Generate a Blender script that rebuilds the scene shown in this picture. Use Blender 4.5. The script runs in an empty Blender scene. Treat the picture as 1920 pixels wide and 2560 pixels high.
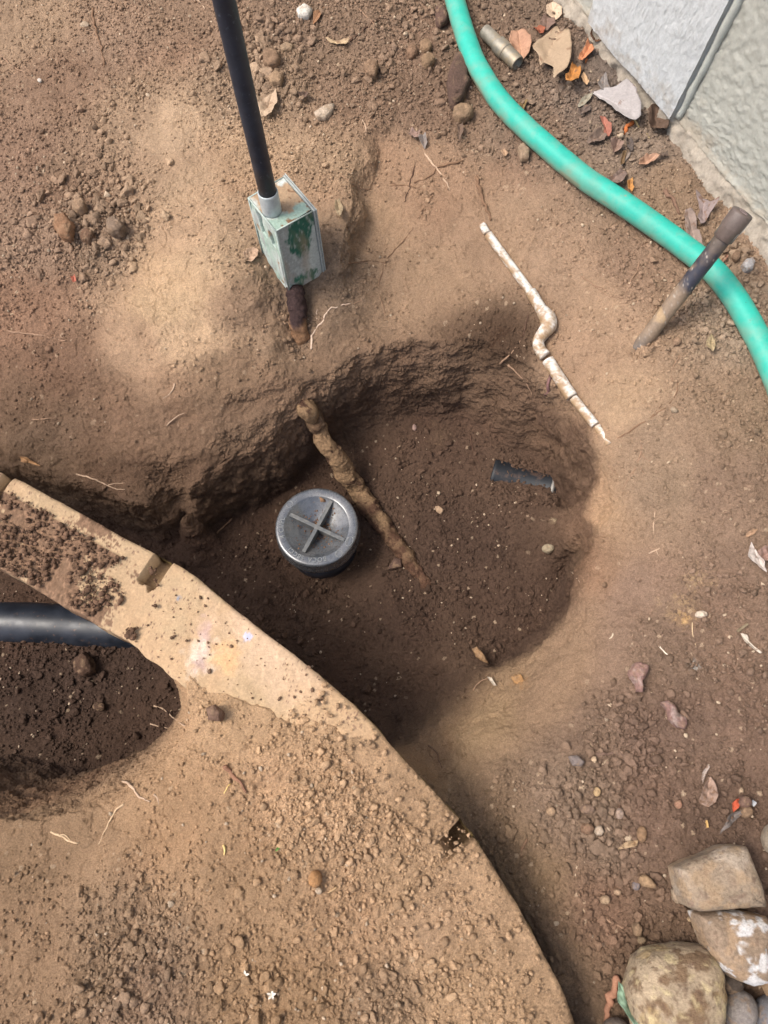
import bpy, bmesh, math, random
import numpy as np
from mathutils import Vector, Matrix
sc = bpy.context.scene
rng = np.random.RandomState(7)
random.seed(7)

# ------------------------------------------------------------------ camera
H = .85; F = 1850.0                       # camera height above the soil, focal length in photo pixels
TH = math.atan(695 / F); RHO = -math.asin(50 / 697)
cam = bpy.data.cameras.new('camera'); camo = bpy.data.objects.new('camera', cam)
sc.collection.objects.link(camo); sc.camera = camo
cam.sensor_fit = 'VERTICAL'; cam.sensor_height = 36; cam.lens = 36 * F / 2560
cam.clip_start = .01; cam.clip_end = 100
camo.matrix_world = Matrix.Translation((0, 0, H)) @ Matrix.Rotation(TH, 4, 'X') @ Matrix.Rotation(RHO, 4, 'Z')
cam.dof.use_dof = True; cam.dof.focus_distance = 1.12; cam.dof.aperture_fstop = 16.0

# ------------------------------------------------------------------ light (open shade under a bright sky)
SUN_EL, SUN_AZ = 57, 266                  # azimuth clockwise from +Y (light from the left)
w = bpy.data.worlds.new('World'); sc.world = w; w.use_nodes = True
nt = w.node_tree; nt.nodes.clear()
bg = nt.nodes.new('ShaderNodeBackground'); ou = nt.nodes.new('ShaderNodeOutputWorld')
sky = nt.nodes.new('ShaderNodeTexSky'); sky.sky_type = 'NISHITA'; sky.sun_disc = False
sky.sun_elevation = math.radians(SUN_EL); sky.sun_rotation = math.radians(SUN_AZ)
sky.dust_density = 4.0; sky.air_density = 1.0; sky.ozone_density = 1.0
nt.links.new(sky.outputs[0], bg.inputs[0]); nt.links.new(bg.outputs[0], ou.inputs[0])
bg.inputs[1].default_value = .12
sl = bpy.data.lights.new('sun', 'SUN'); slo = bpy.data.objects.new('sun', sl); sc.collection.objects.link(slo)
sl.energy = 1.5; sl.angle = math.radians(24); sl.color = (1.0, .95, .88)
_a, _e = math.radians(SUN_AZ), math.radians(SUN_EL)
_d = Vector((math.sin(_a) * math.cos(_e), math.cos(_a) * math.cos(_e), math.sin(_e)))
slo.rotation_euler = (-_d).to_track_quat('-Z', 'Y').to_euler()
sc.view_settings.view_transform = 'Standard'; sc.view_settings.look = 'None'
sc.view_settings.exposure = 1.15; sc.view_settings.gamma = 1
sc.cycles.max_bounces = 6

# ------------------------------------------------------------------ maths helpers
RX = np.array([[1, 0, 0], [0, math.cos(TH), -math.sin(TH)], [0, math.sin(TH), math.cos(TH)]])
RZ = np.array([[math.cos(RHO), -math.sin(RHO), 0], [math.sin(RHO), math.cos(RHO), 0], [0, 0, 1]])
RC = RX @ RZ
def ray(px, py):
    return RC @ np.array([(px - 960) / F, -(py - 1280) / F, -1.0])
def P(px, py, z):                          # the place at height z seen at photo point (px, py)
    d = ray(px, py); t = (z - H) / d[2]
    return np.array([0, 0, H]) + d * t
def s2l(c):
    c = np.asarray(c, float) / 255.0
    return np.where(c <= .04045, c / 12.92, ((c + .055) / 1.055) ** 2.4)
def hsh(ix, iy, iz, seed):
    h = (ix.astype(np.uint32) * np.uint32(374761393) + iy.astype(np.uint32) * np.uint32(668265263)
         + iz.astype(np.uint32) * np.uint32(2147483647 - 5487) + np.uint32((seed * 974634777) & 0xffffffff))
    h = (h ^ (h >> np.uint32(13))) * np.uint32(1274126177)
    h = (h ^ (h >> np.uint32(16))) * np.uint32(2246822519)
    h = h ^ (h >> np.uint32(15))
    return (h & np.uint32(0xffffff)).astype(np.float32) / np.float32(16777216.0)
def vn(x, y, z, seed):                     # smooth 3-D value noise, -1..1
    fx, fy, fz = np.floor(x), np.floor(y), np.floor(z)
    ix, iy, iz = fx.astype(np.int64), fy.astype(np.int64), fz.astype(np.int64)
    tx, ty, tz = (x - fx).astype(np.float32), (y - fy).astype(np.float32), (z - fz).astype(np.float32)
    tx = tx * tx * (3 - 2 * tx); ty = ty * ty * (3 - 2 * ty); tz = tz * tz * (3 - 2 * tz)
    r = 0
    for a in (0, 1):
        wx = tx if a else 1 - tx
        for b in (0, 1):
            wy = ty if b else 1 - ty
            for c in (0, 1):
                r = r + wx * wy * (tz if c else 1 - tz) * hsh(ix + a, iy + b, iz + c, seed)
    return r * 2 - 1
def fbm(x, y, z, scale, octs, seed, gain=.5):
    s, a, tot = 0, 1.0, 0
    x, y, z = x / scale, y / scale, z / scale
    for o in range(octs):
        s = s + a * vn(x, y, z, seed + o * 17); tot += a; a *= gain
        x, y, z = (x * 1.6 - y * 1.2) + 3.7, (x * 1.2 + y * 1.6) + 8.1, z * 2.03 + 5.3
    return s / tot
def granules(x, y, cell, seed, keep, rmin=.35, rmax=.75):   # rounded grains, one per cell, height 0..1
    gx, gy = x / cell, y / cell
    fx, fy = np.floor(gx), np.floor(gy)
    out = np.zeros_like(gx, dtype=np.float32); tone = np.zeros_like(out)
    zz = np.zeros(gx.shape, np.int64)
    for a in (-1, 0, 1):
        for b in (-1, 0, 1):
            cx, cy = (fx + a).astype(np.int64), (fy + b).astype(np.int64)
            jx, jy = hsh(cx, cy, zz, seed), hsh(cx, cy, zz, seed + 1)
            rr = hsh(cx, cy, zz, seed + 2); on = hsh(cx, cy, zz, seed + 3) < keep
            r = rmin + (rmax - rmin) * rr * rr
            an = hsh(cx, cy, zz, seed + 4) * 3.14; el = .75 + .4 * hsh(cx, cy, zz, seed + 5)
            dx, dy = gx - (fx + a + jx), gy - (fy + b + jy)
            ca, sa = np.cos(an), np.sin(an)
            u = (dx * ca + dy * sa) / el; v = (-dx * sa + dy * ca) * el
            d2 = (u * u + v * v) / (r * r)
            h = np.sqrt(np.clip(1 - d2, 0, 1)) * r * on
            m = h > out
            out = np.where(m, h, out); tone = np.where(m, hsh(cx, cy, zz, seed + 6), tone)
    return out.astype(np.float32), tone
def catmull(pts, n):
    pts = np.asarray(pts, float)
    if len(pts) < 3:
        t = np.linspace(0, 1, n)[:, None]; return pts[0] * (1 - t) + pts[-1] * t
    q = np.vstack([2 * pts[0] - pts[1], pts, 2 * pts[-1] - pts[-2]])
    L = np.r_[0, np.cumsum(np.linalg.norm(np.diff(pts, axis=0), axis=1))]
    s = np.linspace(0, L[-1], n); out = []
    for v in s:
        i = min(np.searchsorted(L, v, 'right') - 1, len(pts) - 2)
        t = (v - L[i]) / max(L[i + 1] - L[i], 1e-9)
        a, b, c, d = q[i], q[i + 1], q[i + 2], q[i + 3]
        out.append(.5 * (2 * b + (c - a) * t + (2 * a - 5 * b + 4 * c - d) * t * t + (3 * b - a - 3 * c + d) * t ** 3))
    return np.array(out)

# ------------------------------------------------------------------ object helpers
def link(o, parent=None):
    sc.collection.objects.link(o)
    if parent is not None: o.parent = parent
    return o
def tag(o, label=None, cat=None, group=None, kind=None):
    if label: o['label'] = label
    if cat: o['category'] = cat
    if group: o['group'] = group
    if kind: o['kind'] = kind
    return o
def empty(name, loc=(0, 0, 0)):
    o = bpy.data.objects.new(name, None); o.location = tuple(loc); o.empty_display_size = .02
    return link(o)
def mesh(name, V, Fc, mats, parent=None, col=None, smooth=True, mi=None):
    V = np.asarray(V, np.float32).reshape(-1, 3)
    if parent is not None:
        V = V - np.array(parent.location, np.float32)
    me = bpy.data.meshes.new(name)
    me.vertices.add(len(V)); me.vertices.foreach_set('co', V.ravel())
    if isinstance(Fc, np.ndarray):
        k = Fc.shape[1]; n = len(Fc); flat = Fc.ravel()
        starts = np.arange(n) * k; tot = np.full(n, k)
    else:
        flat = np.array([i for f in Fc for i in f]); tot = np.array([len(f) for f in Fc]); n = len(Fc)
        starts = np.r_[0, np.cumsum(tot)[:-1]]
    me.loops.add(len(flat)); me.loops.foreach_set('vertex_index', flat.astype(np.int32))
    me.polygons.add(n); me.polygons.foreach_set('loop_start', starts.astype(np.int32))
    me.polygons.foreach_set('loop_total', tot.astype(np.int32))
    me.polygons.foreach_set('use_smooth', np.full(n, bool(smooth)))
    for m in (mats if isinstance(mats, (list, tuple)) else [mats]): me.materials.append(m)
    if mi is not None: me.polygons.foreach_set('material_index', np.asarray(mi, np.int32))
    me.update(calc_edges=True); me.validate()
    if col is not None:
        at = me.color_attributes.new('Col', 'FLOAT_COLOR', 'POINT')
        c = np.ones((len(V), 4), np.float32); c[:, :3] = col; at.data.foreach_set('color', c.ravel())
    return link(bpy.data.objects.new(name, me), parent)
def grid_faces(r, c, closed=False):
    i = np.arange(r - 1)[:, None]; j = np.arange(c if closed else c - 1)[None, :]
    jn = (j + 1) % c
    return np.stack([i * c + j, i * c + jn, (i + 1) * c + jn, (i + 1) * c + j], -1).reshape(-1, 4)
def frames(p):
    t = np.gradient(p, axis=0); t /= np.linalg.norm(t, axis=1)[:, None] + 1e-12
    up = np.array([0, 0, 1.0]) if abs(t[0][2]) < .9 else np.array([1.0, 0, 0])
    n = np.cross(t[0], up); n /= np.linalg.norm(n); N = []
    for k in range(len(p)):
        n = n - t[k] * np.dot(n, t[k]); n /= np.linalg.norm(n); N.append(n)
    N = np.array(N); return t, N, np.cross(t, N)
def tube(p, r, seg=20, rough=0, rs=.01, seed=0, caps=True):
    p = np.asarray(p, float); n = len(p); r = np.broadcast_to(np.asarray(r, float), (n,))
    t, N, B = frames(p); a = np.arange(seg) * 2 * math.pi / seg
    dirs = N[:, None] * np.cos(a)[None, :, None] + B[:, None] * np.sin(a)[None, :, None]
    V = p[:, None] + dirs * r[:, None, None]
    if rough: V = V + dirs * (fbm(V[..., 0], V[..., 1], V[..., 2], rs, 4, seed) * rough)[..., None]
    V = V.reshape(-1, 3); Fc = [list(f[::-1]) for f in grid_faces(n, seg, True)]
    if caps:
        Fc.append(list(range(seg))); Fc.append(list(range((n - 1) * seg, n * seg))[::-1])
    return V, Fc
def lathe(prof, origin, axis=(0, 0, 1), seg=64):
    ax = Vector(axis).normalized(); q = Vector((0, 0, 1)).rotation_difference(ax).to_matrix()
    a = np.arange(seg) * 2 * math.pi / seg; V = []
    for r, z in prof:
        V.append(np.stack([r * np.cos(a), r * np.sin(a), np.full(seg, z)], -1))
    V = np.array(V).reshape(-1, 3) @ np.array(q).T + np.asarray(origin)
    Fc = [list(f) for f in grid_faces(len(prof), seg, True)]
    return V, Fc
def join(*parts):
    V = []; Fc = []; o = 0
    for v, f in parts:
        V.append(np.asarray(v)); Fc += [[i + o for i in q] for q in f]; o += len(v)
    return np.vstack(V), Fc
def boxm(c, ax, ay, az):                    # box from a corner and three edge vectors
    c, ax, ay, az = map(lambda v: np.asarray(v, float), (c, ax, ay, az))
    V = [c, c + ax, c + ax + ay, c + ay, c + az, c + ax + az, c + ax + ay + az, c + ay + az]
    return np.array(V), [[0, 3, 2, 1], [4, 5, 6, 7], [0, 1, 5, 4], [1, 2, 6, 5], [2, 3, 7, 6], [3, 0, 4, 7]]
def bevel(o, wd, seg=2):
    m = o.modifiers.new('bevel', 'BEVEL'); m.width = wd; m.segments = seg; m.limit_method = 'ANGLE'; m.angle_limit = math.radians(40)

# ------------------------------------------------------------------ materials
def mat(name, base=(.5, .5, .5), rough=.8, lumps=0, spec=.3, attr=False, spots=(), nscale=150, nvar=.15, bump=.25, bscale=600, bdist=.001, metal=0, rvar=0, coat=0):
    m = bpy.data.materials.new(name); m.use_nodes = True; t = m.node_tree; N = t.nodes; L = t.links
    b = N['Principled BSDF']; b.inputs['Roughness'].default_value = rough; b.inputs['Metallic'].default_value = metal
    b.inputs['Specular IOR Level'].default_value = spec; b.inputs['Coat Weight'].default_value = coat
    tc = N.new('ShaderNodeTexCoord'); co = tc.outputs['Object']
    if attr:
        a = N.new('ShaderNodeAttribute'); a.attribute_name = 'Col'; c = a.outputs['Color']
    else:
        a = N.new('ShaderNodeRGB'); a.outputs[0].default_value = (*base, 1); c = a.outputs[0]
    n = N.new('ShaderNodeTexNoise'); n.inputs['Scale'].default_value = nscale; n.inputs['Detail'].default_value = 6; n.inputs['Roughness'].default_value = .7
    L.new(co, n.inputs['Vector'])
    mr = N.new('ShaderNodeMapRange'); mr.inputs[1].default_value = .3; mr.inputs[2].default_value = .7
    mr.inputs[3].default_value = 1 - nvar; mr.inputs[4].default_value = 1 + nvar; L.new(n.outputs[0], mr.inputs[0])
    mx = N.new('ShaderNodeMix'); mx.data_type = 'RGBA'; mx.blend_type = 'MULTIPLY'; mx.inputs[0].default_value = 1
    L.new(c, mx.inputs[6]); L.new(mr.outputs[0], mx.inputs[7]); c = mx.outputs[2]
    for k, (sc_, lo, hi, col_, amt) in enumerate(spots):        # dirt and stains
        s = N.new('ShaderNodeTexNoise'); s.inputs['Scale'].default_value = sc_; s.inputs['Detail'].default_value = 8; s.inputs['Roughness'].default_value = .65
        mp = N.new('ShaderNodeMapping'); mp.inputs['Location'].default_value = (k * 3.3 + 1, k * 1.7, k * 5.1); L.new(co, mp.inputs[0]); L.new(mp.outputs[0], s.inputs['Vector'])
        r = N.new('ShaderNodeMapRange'); r.inputs[1].default_value = lo; r.inputs[2].default_value = hi; r.inputs[4].default_value = amt; L.new(s.outputs[0], r.inputs[0])
        q = N.new('ShaderNodeMix'); q.data_type = 'RGBA'; L.new(r.outputs[0], q.inputs[0]); L.new(c, q.inputs[6]); q.inputs[7].default_value = (*col_, 1); c = q.outputs[2]
    L.new(c, b.inputs['Base Color'])
    if rvar:
        r = N.new('ShaderNodeMapRange'); r.inputs[1].default_value = .35; r.inputs[2].default_value = .65; r.inputs[3].default_value = rough - rvar; r.inputs[4].default_value = rough + rvar
        L.new(n.outputs[0], r.inputs[0]); L.new(r.outputs[0], b.inputs['Roughness'])
    if bump:
        bn = N.new('ShaderNodeTexNoise'); bn.inputs['Scale'].default_value = bscale; bn.inputs['Detail'].default_value = 5; bn.inputs['Roughness'].default_value = .75; L.new(co, bn.inputs['Vector'])
        bp = N.new('ShaderNodeBump'); bp.inputs['Strength'].default_value = bump; bp.inputs['Distance'].default_value = bdist
        L.new(bn.outputs[0], bp.inputs['Height']); L.new(bp.outputs[0], b.inputs['Normal'])
        if lumps:      # broken-earth relief: distorted cells and coarse noise
            n1 = N.new('ShaderNodeTexNoise'); n1.inputs['Scale'].default_value = 110; n1.inputs['Detail'].default_value = 6; n1.inputs['Roughness'].default_value = .68; L.new(co, n1.inputs['Vector'])
            wv = N.new('ShaderNodeMix'); wv.data_type = 'VECTOR'; wv.inputs[0].default_value = .012; L.new(co, wv.inputs[4]); L.new(n1.outputs['Color'], wv.inputs[5])
            vo = N.new('ShaderNodeTexVoronoi'); vo.inputs['Scale'].default_value = 170; L.new(wv.outputs[1], vo.inputs['Vector'])
            ad = N.new('ShaderNodeMath'); ad.operation = 'MULTIPLY_ADD'; ad.inputs[1].default_value = -.45; L.new(vo.outputs['Distance'], ad.inputs[0]); L.new(n1.outputs[0], ad.inputs[2])
            b2 = N.new('ShaderNodeBump'); b2.inputs['Strength'].default_value = lumps; b2.inputs['Distance'].default_value = .006
            L.new(ad.outputs[0], b2.inputs['Height']); L.new(b2.outputs[0], bp.inputs['Normal'])
    return m
SOILC = tuple(s2l((150, 120, 92)))
DUST = tuple(s2l((165, 138, 110)))
M = {}
M['soil'] = mat('soil', attr=True, lumps=.75, rough=.95, spec=.12, nscale=650, nvar=.30, bump=1.0, bscale=800, bdist=.0028)
M['crumb'] = mat('crumb', attr=True, lumps=.6, rough=.95, spec=.12, nscale=700, nvar=.22, bump=.9, bscale=700, bdist=.0025)
M['curb'] = mat('curb_concrete', attr=True, lumps=.25, rough=.93, spec=.15, nscale=300, nvar=.18, bump=.7, bscale=800, bdist=.0014)
M['wall'] = mat('wall_paint', attr=True, rough=.8, spec=.25, nscale=220, nvar=.10, bump=.7, bscale=420, bdist=.0018)
M['hose'] = mat('hose_rubber', attr=True, rough=.55, spec=.4, nscale=60, nvar=.10, bump=.15, bscale=900, bdist=.0005,
                spots=((34, .48, .72, tuple(s2l((112, 150, 132))), .6), (260, .66, .72, tuple(s2l((60, 75, 60))), .7), (75, .68, .74, tuple(s2l((165, 110, 90))), .7)))
M['pole'] = mat('black_conduit', (.012, .016, .026), rough=.5, spec=.5, nscale=80, nvar=.3, bump=.1,
                spots=((170, .60, .68, (.10, .12, .15), .5), (25, .45, .7, (.03, .038, .055), .6)))
M['galv'] = mat('galvanised_metal', (.42, .46, .47), rough=.5, spec=.5, nscale=90, nvar=.2, bump=.2, metal=.35,
                spots=((60, .5, .62, tuple(s2l((190, 200, 196))), .5),))
M['boxm'] = mat('weathered_box_paint', attr=True, lumps=.12, rough=.78, spec=.25, nscale=260, nvar=.22, bump=.6, bscale=400, bdist=.0012, rvar=.1)
M['rust'] = mat('rust_wrap', attr=True, lumps=.8, rough=.92, spec=.15, nscale=300, nvar=.35, bump=.8, bscale=500, bdist=.0015)
M['cap'] = mat('grey_black_plastic', (.060, .066, .073), rough=.28, spec=1.0, coat=.3, nscale=120, nvar=.25, bump=.08, bscale=700, bdist=.0004, rvar=.08,
               spots=((45, .45, .8, (.17, .16, .15), .6), (420, .64, .70, (.16, .11, .08), .8)))
M['rib'] = mat('dusty_plastic', (.075, .08, .083), rough=.5, spec=.5, nscale=200, nvar=.3, bump=.1, spots=((60, .45, .75, (.24, .23, .20), .6),))
M['letter'] = mat('moulded_letters', (.21, .22, .22), rough=.5, spec=.5, nscale=200, nvar=.3, bump=.1)
M['abs'] = mat('black_pipe_plastic', (.010, .013, .019), rough=.42, spec=.42, nscale=40, nvar=.3, bump=.06, rvar=.08,
               spots=((130, .60, .70, tuple(s2l((92, 70, 56))), .9), (18, .5, .7, (.04, .045, .06), .6)))
M['rubber'] = mat('black_rubber', (.011, .013, .016), rough=.5, spec=.35, nscale=60, nvar=.3, bump=.15,
                  spots=((50, .52, .66, tuple(s2l((90, 68, 55))), .85),))
M['steel'] = mat('dull_steel', (.20, .185, .165), rough=.55, spec=.5, metal=.5, nscale=100, nvar=.3, bump=.3, spots=((60, .5, .62, tuple(s2l((120, 100, 80))), .7),))
M['pvc'] = mat('dirty_pvc', attr=True, rough=.6, spec=.4, nscale=300, nvar=.12, bump=.3)
M['root'] = mat('root_bark', attr=True, lumps=1.0, rough=.93, spec=.12, nscale=300, nvar=.3, bump=.9, bscale=450, bdist=.002)
M['riser'] = mat('riser_plastic', attr=True, rough=.5, spec=.45, nscale=200, nvar=.2, bump=.3)
M['brass'] = mat('weathered_galvanised_fitting', (.26, .235, .19), rough=.55, spec=.5, metal=.45, nscale=90, nvar=.3, bump=.3,
                 spots=((50, .5, .65, tuple(s2l((160, 142, 115))), .8),))
M['stone'] = mat('stone', attr=True, lumps=.4, rough=.9, spec=.2, nscale=300, nvar=.28, bump=.9, bscale=420, bdist=.003)
M['leaf'] = mat('dry_leaf', attr=True, rough=.8, spec=.25, nscale=350, nvar=.14, bump=.4, bscale=500, bdist=.0006)
M['twig'] = mat('thin_root', attr=True, rough=.9, spec=.15, nscale=400, nvar=.25, bump=.4, bscale=800)

# ------------------------------------------------------------------ base relief: heights on traced lines, relaxed between them
CX0, CX1, CY0, CY1, CS = -1.3, 1.3, -.7, 1.95, .004
NX = int(round((CX1 - CX0) / CS)) + 1; NY = int(round((CY1 - CY0) / CS)) + 1
curves = []
def C3(*pts): curves.append(np.array([P(*p) for p in pts]))
EDGE_PX = [(-420, 1040), (-250, 1090), (-110, 1135), (0, 1180), (40, 1198), (150, 1256), (278, 1325), (382, 1380), (457, 1421), (544, 1487), (648, 1568), (752, 1649), (856, 1736),
           (926, 1805), (1007, 1898), (1076, 1973), (1145, 2047), (1186, 2095), (1238, 2176), (1296, 2268), (1354, 2375), (1400, 2465), (1435, 2560), (1470, 2680), (1500, 2800)]
EDGE = catmull([P(x, y, 0) for x, y in EDGE_PX], 700)          # the curb's right-hand top edge
_t = np.gradient(EDGE, axis=0); _t /= np.linalg.norm(_t, axis=1)[:, None]
NL = np.stack([_t[:, 1], -_t[:, 0], 0 * _t[:, 0]], -1)         # towards the covered side
CURB_W, CURB_T = .104, .085
if NL[300][1] > 0: NL = -NL
def edge_i(px, py): return int(np.argmin(np.linalg.norm(EDGE - P(px, py, 0), axis=1)))
# upper left shelf and its broken edge
C3((-500, 720, -.006), (0, 720, -.008), (200, 740, -.010), (380, 790, -.012), (560, 790, -.018), (640, 750, -.02))
C3((-500, 850, -.03), (0, 850, -.03), (200, 865, -.035), (400, 885, -.032), (560, 885, -.037), (680, 860, -.045))
C3((-500, 970, -.058), (0, 980, -.06), (200, 1000, -.066), (400, 1000, -.062), (560, 980, -.062), (700, 925, -.062))
C3((560, 690, 0), (640, 690, -.008), (690, 705, -.036), (730, 735, -.050), (790, 728, -.047), (822, 700, -.038), (845, 655, -.010), (868, 600, 0), (880, 450, 0), (895, 350, 0), (960, 275, .0))
C3((715, 760, -.054), (735, 805, -.062), (750, 870, -.070), (790, 870, -.069), (830, 790, -.052), (860, 730, -.045), (915, 600, -.045), (930, 460, -.034), (950, 380, -.026))
C3((300, 300, .004), (500, 500, .0), (560, 650, .0)); C3((0, 0, .02), (100, 200, .015), (120, 500, .005), (150, 700, 0)); C3((300, 0, .012), (800, 30, .01), (850, 200, .004))
C3((-500, -300, .03), (400, -350, .03), (1100, -300, .02)); C3((-600, 0, .02), (-500, 600, .0))
C3((-400, 1080, -.088), (0, 1095, -.09), (200, 1120, -.098), (380, 1130, -.102), (560, 1085, -.10), (700, 1005, -.092), (780, 950, -.088), (845, 920, -.09))
C3((-400, 1150, -.11), (0, 1170, -.12), (200, 1220, -.13), (330, 1262, -.14), (430, 1262, -.142), (560, 1188, -.14), (640, 1142, -.138), (720, 1075, -.128), (780, 990, -.108), (845, 935, -.092))
C3((-600, 1250, -.26), (-300, 1265, -.265), (0, 1275, -.27), (250, 1325, -.275), (400, 1362, -.28), (520, 1325, -.28), (640, 1275, -.278), (720, 1225, -.272), (790, 1155, -.265))
# inner bowl foot and floor
C3((790, 1155, -.265), (850, 1100, -.252), (930, 1062, -.244), (1050, 1042, -.240), (1180, 1062, -.240), (1280, 1105, -.242), (1360, 1165, -.245), (1405, 1230, -.245), (1425, 1290, -.246))
RIM = [(845, 935, -.092), (905, 885, -.088), (1000, 855, -.085), (1110, 850, -.082), (1210, 865, -.082), (1300, 910, -.080), (1400, 980, -.080), (1465, 1060, -.080), (1505, 1150, -.080), (1515, 1250, -.082), (1500, 1330, -.09), (1468, 1420, -.105), (1443, 1510, -.12), (1400, 1568, -.135), (1330, 1625, -.15), (1250, 1668, -.17), (1150, 1722, -.20), (1050, 1775, -.235)]
C3(*RIM)
_rp = np.array([P(*q) for q in RIM[10:15] + [(1250, 1668, -.17)]]); _ci = P(1200, 1400, -.25); _dd = _ci - _rp; _dd[:, 2] = 0; _dd /= np.linalg.norm(_dd, axis=1)[:, None]
_rp = _rp + _dd * .014; _rp[:, 2] = -.25; curves.append(_rp)
C3((950, 1150, -.255), (1050, 1300, -.262), (1000, 1500, -.27), (850, 1600, -.282), (700, 1500, -.285), (560, 1420, -.285), (400, 1430, -.288), (100, 1480, -.29), (0, 1620, -.288), (150, 1750, -.29), (350, 1780, -.29))
C3((690, 1260, -.28), (660, 1370, -.292), (720, 1450, -.297), (820, 1490, -.297), (900, 1440, -.292), (925, 1350, -.284), (880, 1250, -.275), (790, 1215, -.272)); C3((1200, 1200, -.248), (1300, 1400, -.252), (1200, 1600, -.255)); C3((1100, 1690, -.262), (1000, 1740, -.275), (900, 1740, -.283), (800, 1700, -.285)); C3((1010, 1560, -.262), (960, 1430, -.264))
# upper basin
C3((960, 320, -.01), (1040, 345, -.012), (1130, 400, -.012), (1250, 470, -.012), (1350, 540, -.012), (1450, 590, -.01), (1540, 680, -.01), (1620, 820, -.012), (1720, 950, -.02), (1760, 1100, -.03), (1750, 1300, -.04), (1730, 1500, -.045), (1620, 1650, -.055), (1500, 1800, -.06), (1400, 1950, -.06), (1350, 2060, -.07))
C3((985, 500, -.038), (985, 700, -.060), (930, 820, -.078)); C3((1150, 560, -.036), (1130, 720, -.062)); C3((1330, 640, -.03), (1400, 850, -.060)); C3((1580, 900, -.03), (1540, 1050, -.055))
C3((1590, 1250, -.06), (1660, 1200, -.04)); C3((1510, 1550, -.09), (1580, 1600, -.06)); C3((1300, 1760, -.125), (1400, 1830, -.08)); C3((1130, 1830, -.135), (1250, 1950, -.075))
# groove beside the curb
C3((975, 1800, -.27), (1050, 1875, -.17), (1120, 1970, -.115), (1195, 2070, -.088), (1270, 2180, -.085), (1350, 2320, -.075), (1450, 2500, -.07), (1510, 2680, -.07))
C3((1330, 2150, -.08), (1430, 2300, -.06), (1520, 2480, -.055), (1560, 2700, -.05))
# right-hand ground
C3((1000, 60, .0), (1150, 180, 0), (1250, 320, 0), (1400, 450, 0), (1560, 570, -.003), (1700, 700, -.005), (1850, 900, -.01))
C3((1300, 0, .004), (1400, 80, .006), (1500, 170, .006), (1620, 300, .006), (1720, 420, .004), (1850, 560, .002), (1960, 700, .0))
C3((1500, 60, .004), (1700, 260, .004), (1960, 560, .0), (2200, 820, 0)); C3((1300, -300, .01), (1700, -200, .01), (2200, 300, .01))
C3((1850, 1050, -.015), (1920, 1300, -.025), (1900, 1600, -.03), (1850, 1900, -.035), (1700, 2050, -.04), (1600, 2200, -.045), (1650, 2400, -.055), (1700, 2700, -.05))
C3((2300, 900, 0), (2400, 1700, -.02), (2300, 2700, -.03))
# lower left shelf and the pit
C3((-500, 2040, -.005), (-200, 2060, -.005), (0, 2045, -.006), (100, 2035, -.006), (200, 2012, -.006), (300, 1975, -.004), (375, 1925, -.002), (425, 1860, 0), (450, 1800, 0), (456, 1755, 0), (447, 1700, 0))
C3((-500, 1930, -.26), (0, 1905, -.27), (180, 1915, -.275), (300, 1905, -.285), (400, 1850, -.29), (470, 1790, -.29), (510, 1760, -.29))
C3((500, 1760, .006), (480, 1900, .006), (350, 2080, .0), (100, 2150, -.004), (-200, 2160, 0))
C3((700, 1850, .006), (800, 2100, .004), (1000, 2400, .003)); C3((500, 2100, .005), (400, 2300, .0), (300, 2500, .003)); C3((-300, 2400, 0), (0, 2700, .01), (900, 2900, .005), (1300, 2800, .0)); C3((100, 2350, -.006), (150, 2500, .008))
ia, ib = edge_i(560, 1500), len(EDGE) - 1
_ic = edge_i(860, 1745); _wo = np.interp(np.arange(len(EDGE)), [0, ia, (ia + _ic) // 2, _ic, len(EDGE)], [.098, .094, .078, .040, .036])[:, None]
curves.append((EDGE + NL * _wo)[ia:ib] + np.array([0, 0, .003]))      # soil lying on the curb
curves.append((EDGE + NL * (_wo - .013))[ia:ib] + np.array([0, 0, -.018]))
curves.append((EDGE + NL * np.minimum(_wo - .026, .030).clip(.010))[ia:ib] + np.array([0, 0, -.10]))
curves.append((EDGE + NL * .012)[ia:edge_i(960, 1840)] + np.array([0, 0, -.285]))
curves.append(np.array([P(447, 1700, 0), P(470, 1692, .001)] + [p for p in (EDGE + NL * .1)[ia - 6:ia + 2]]))
curves.append(np.array([(EDGE + NL * .05)[ia - 16] + [0, 0, -.28], (EDGE + NL * .09)[ia - 22] + [0, 0, -.285], P(510, 1760, -.29)]))

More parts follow.
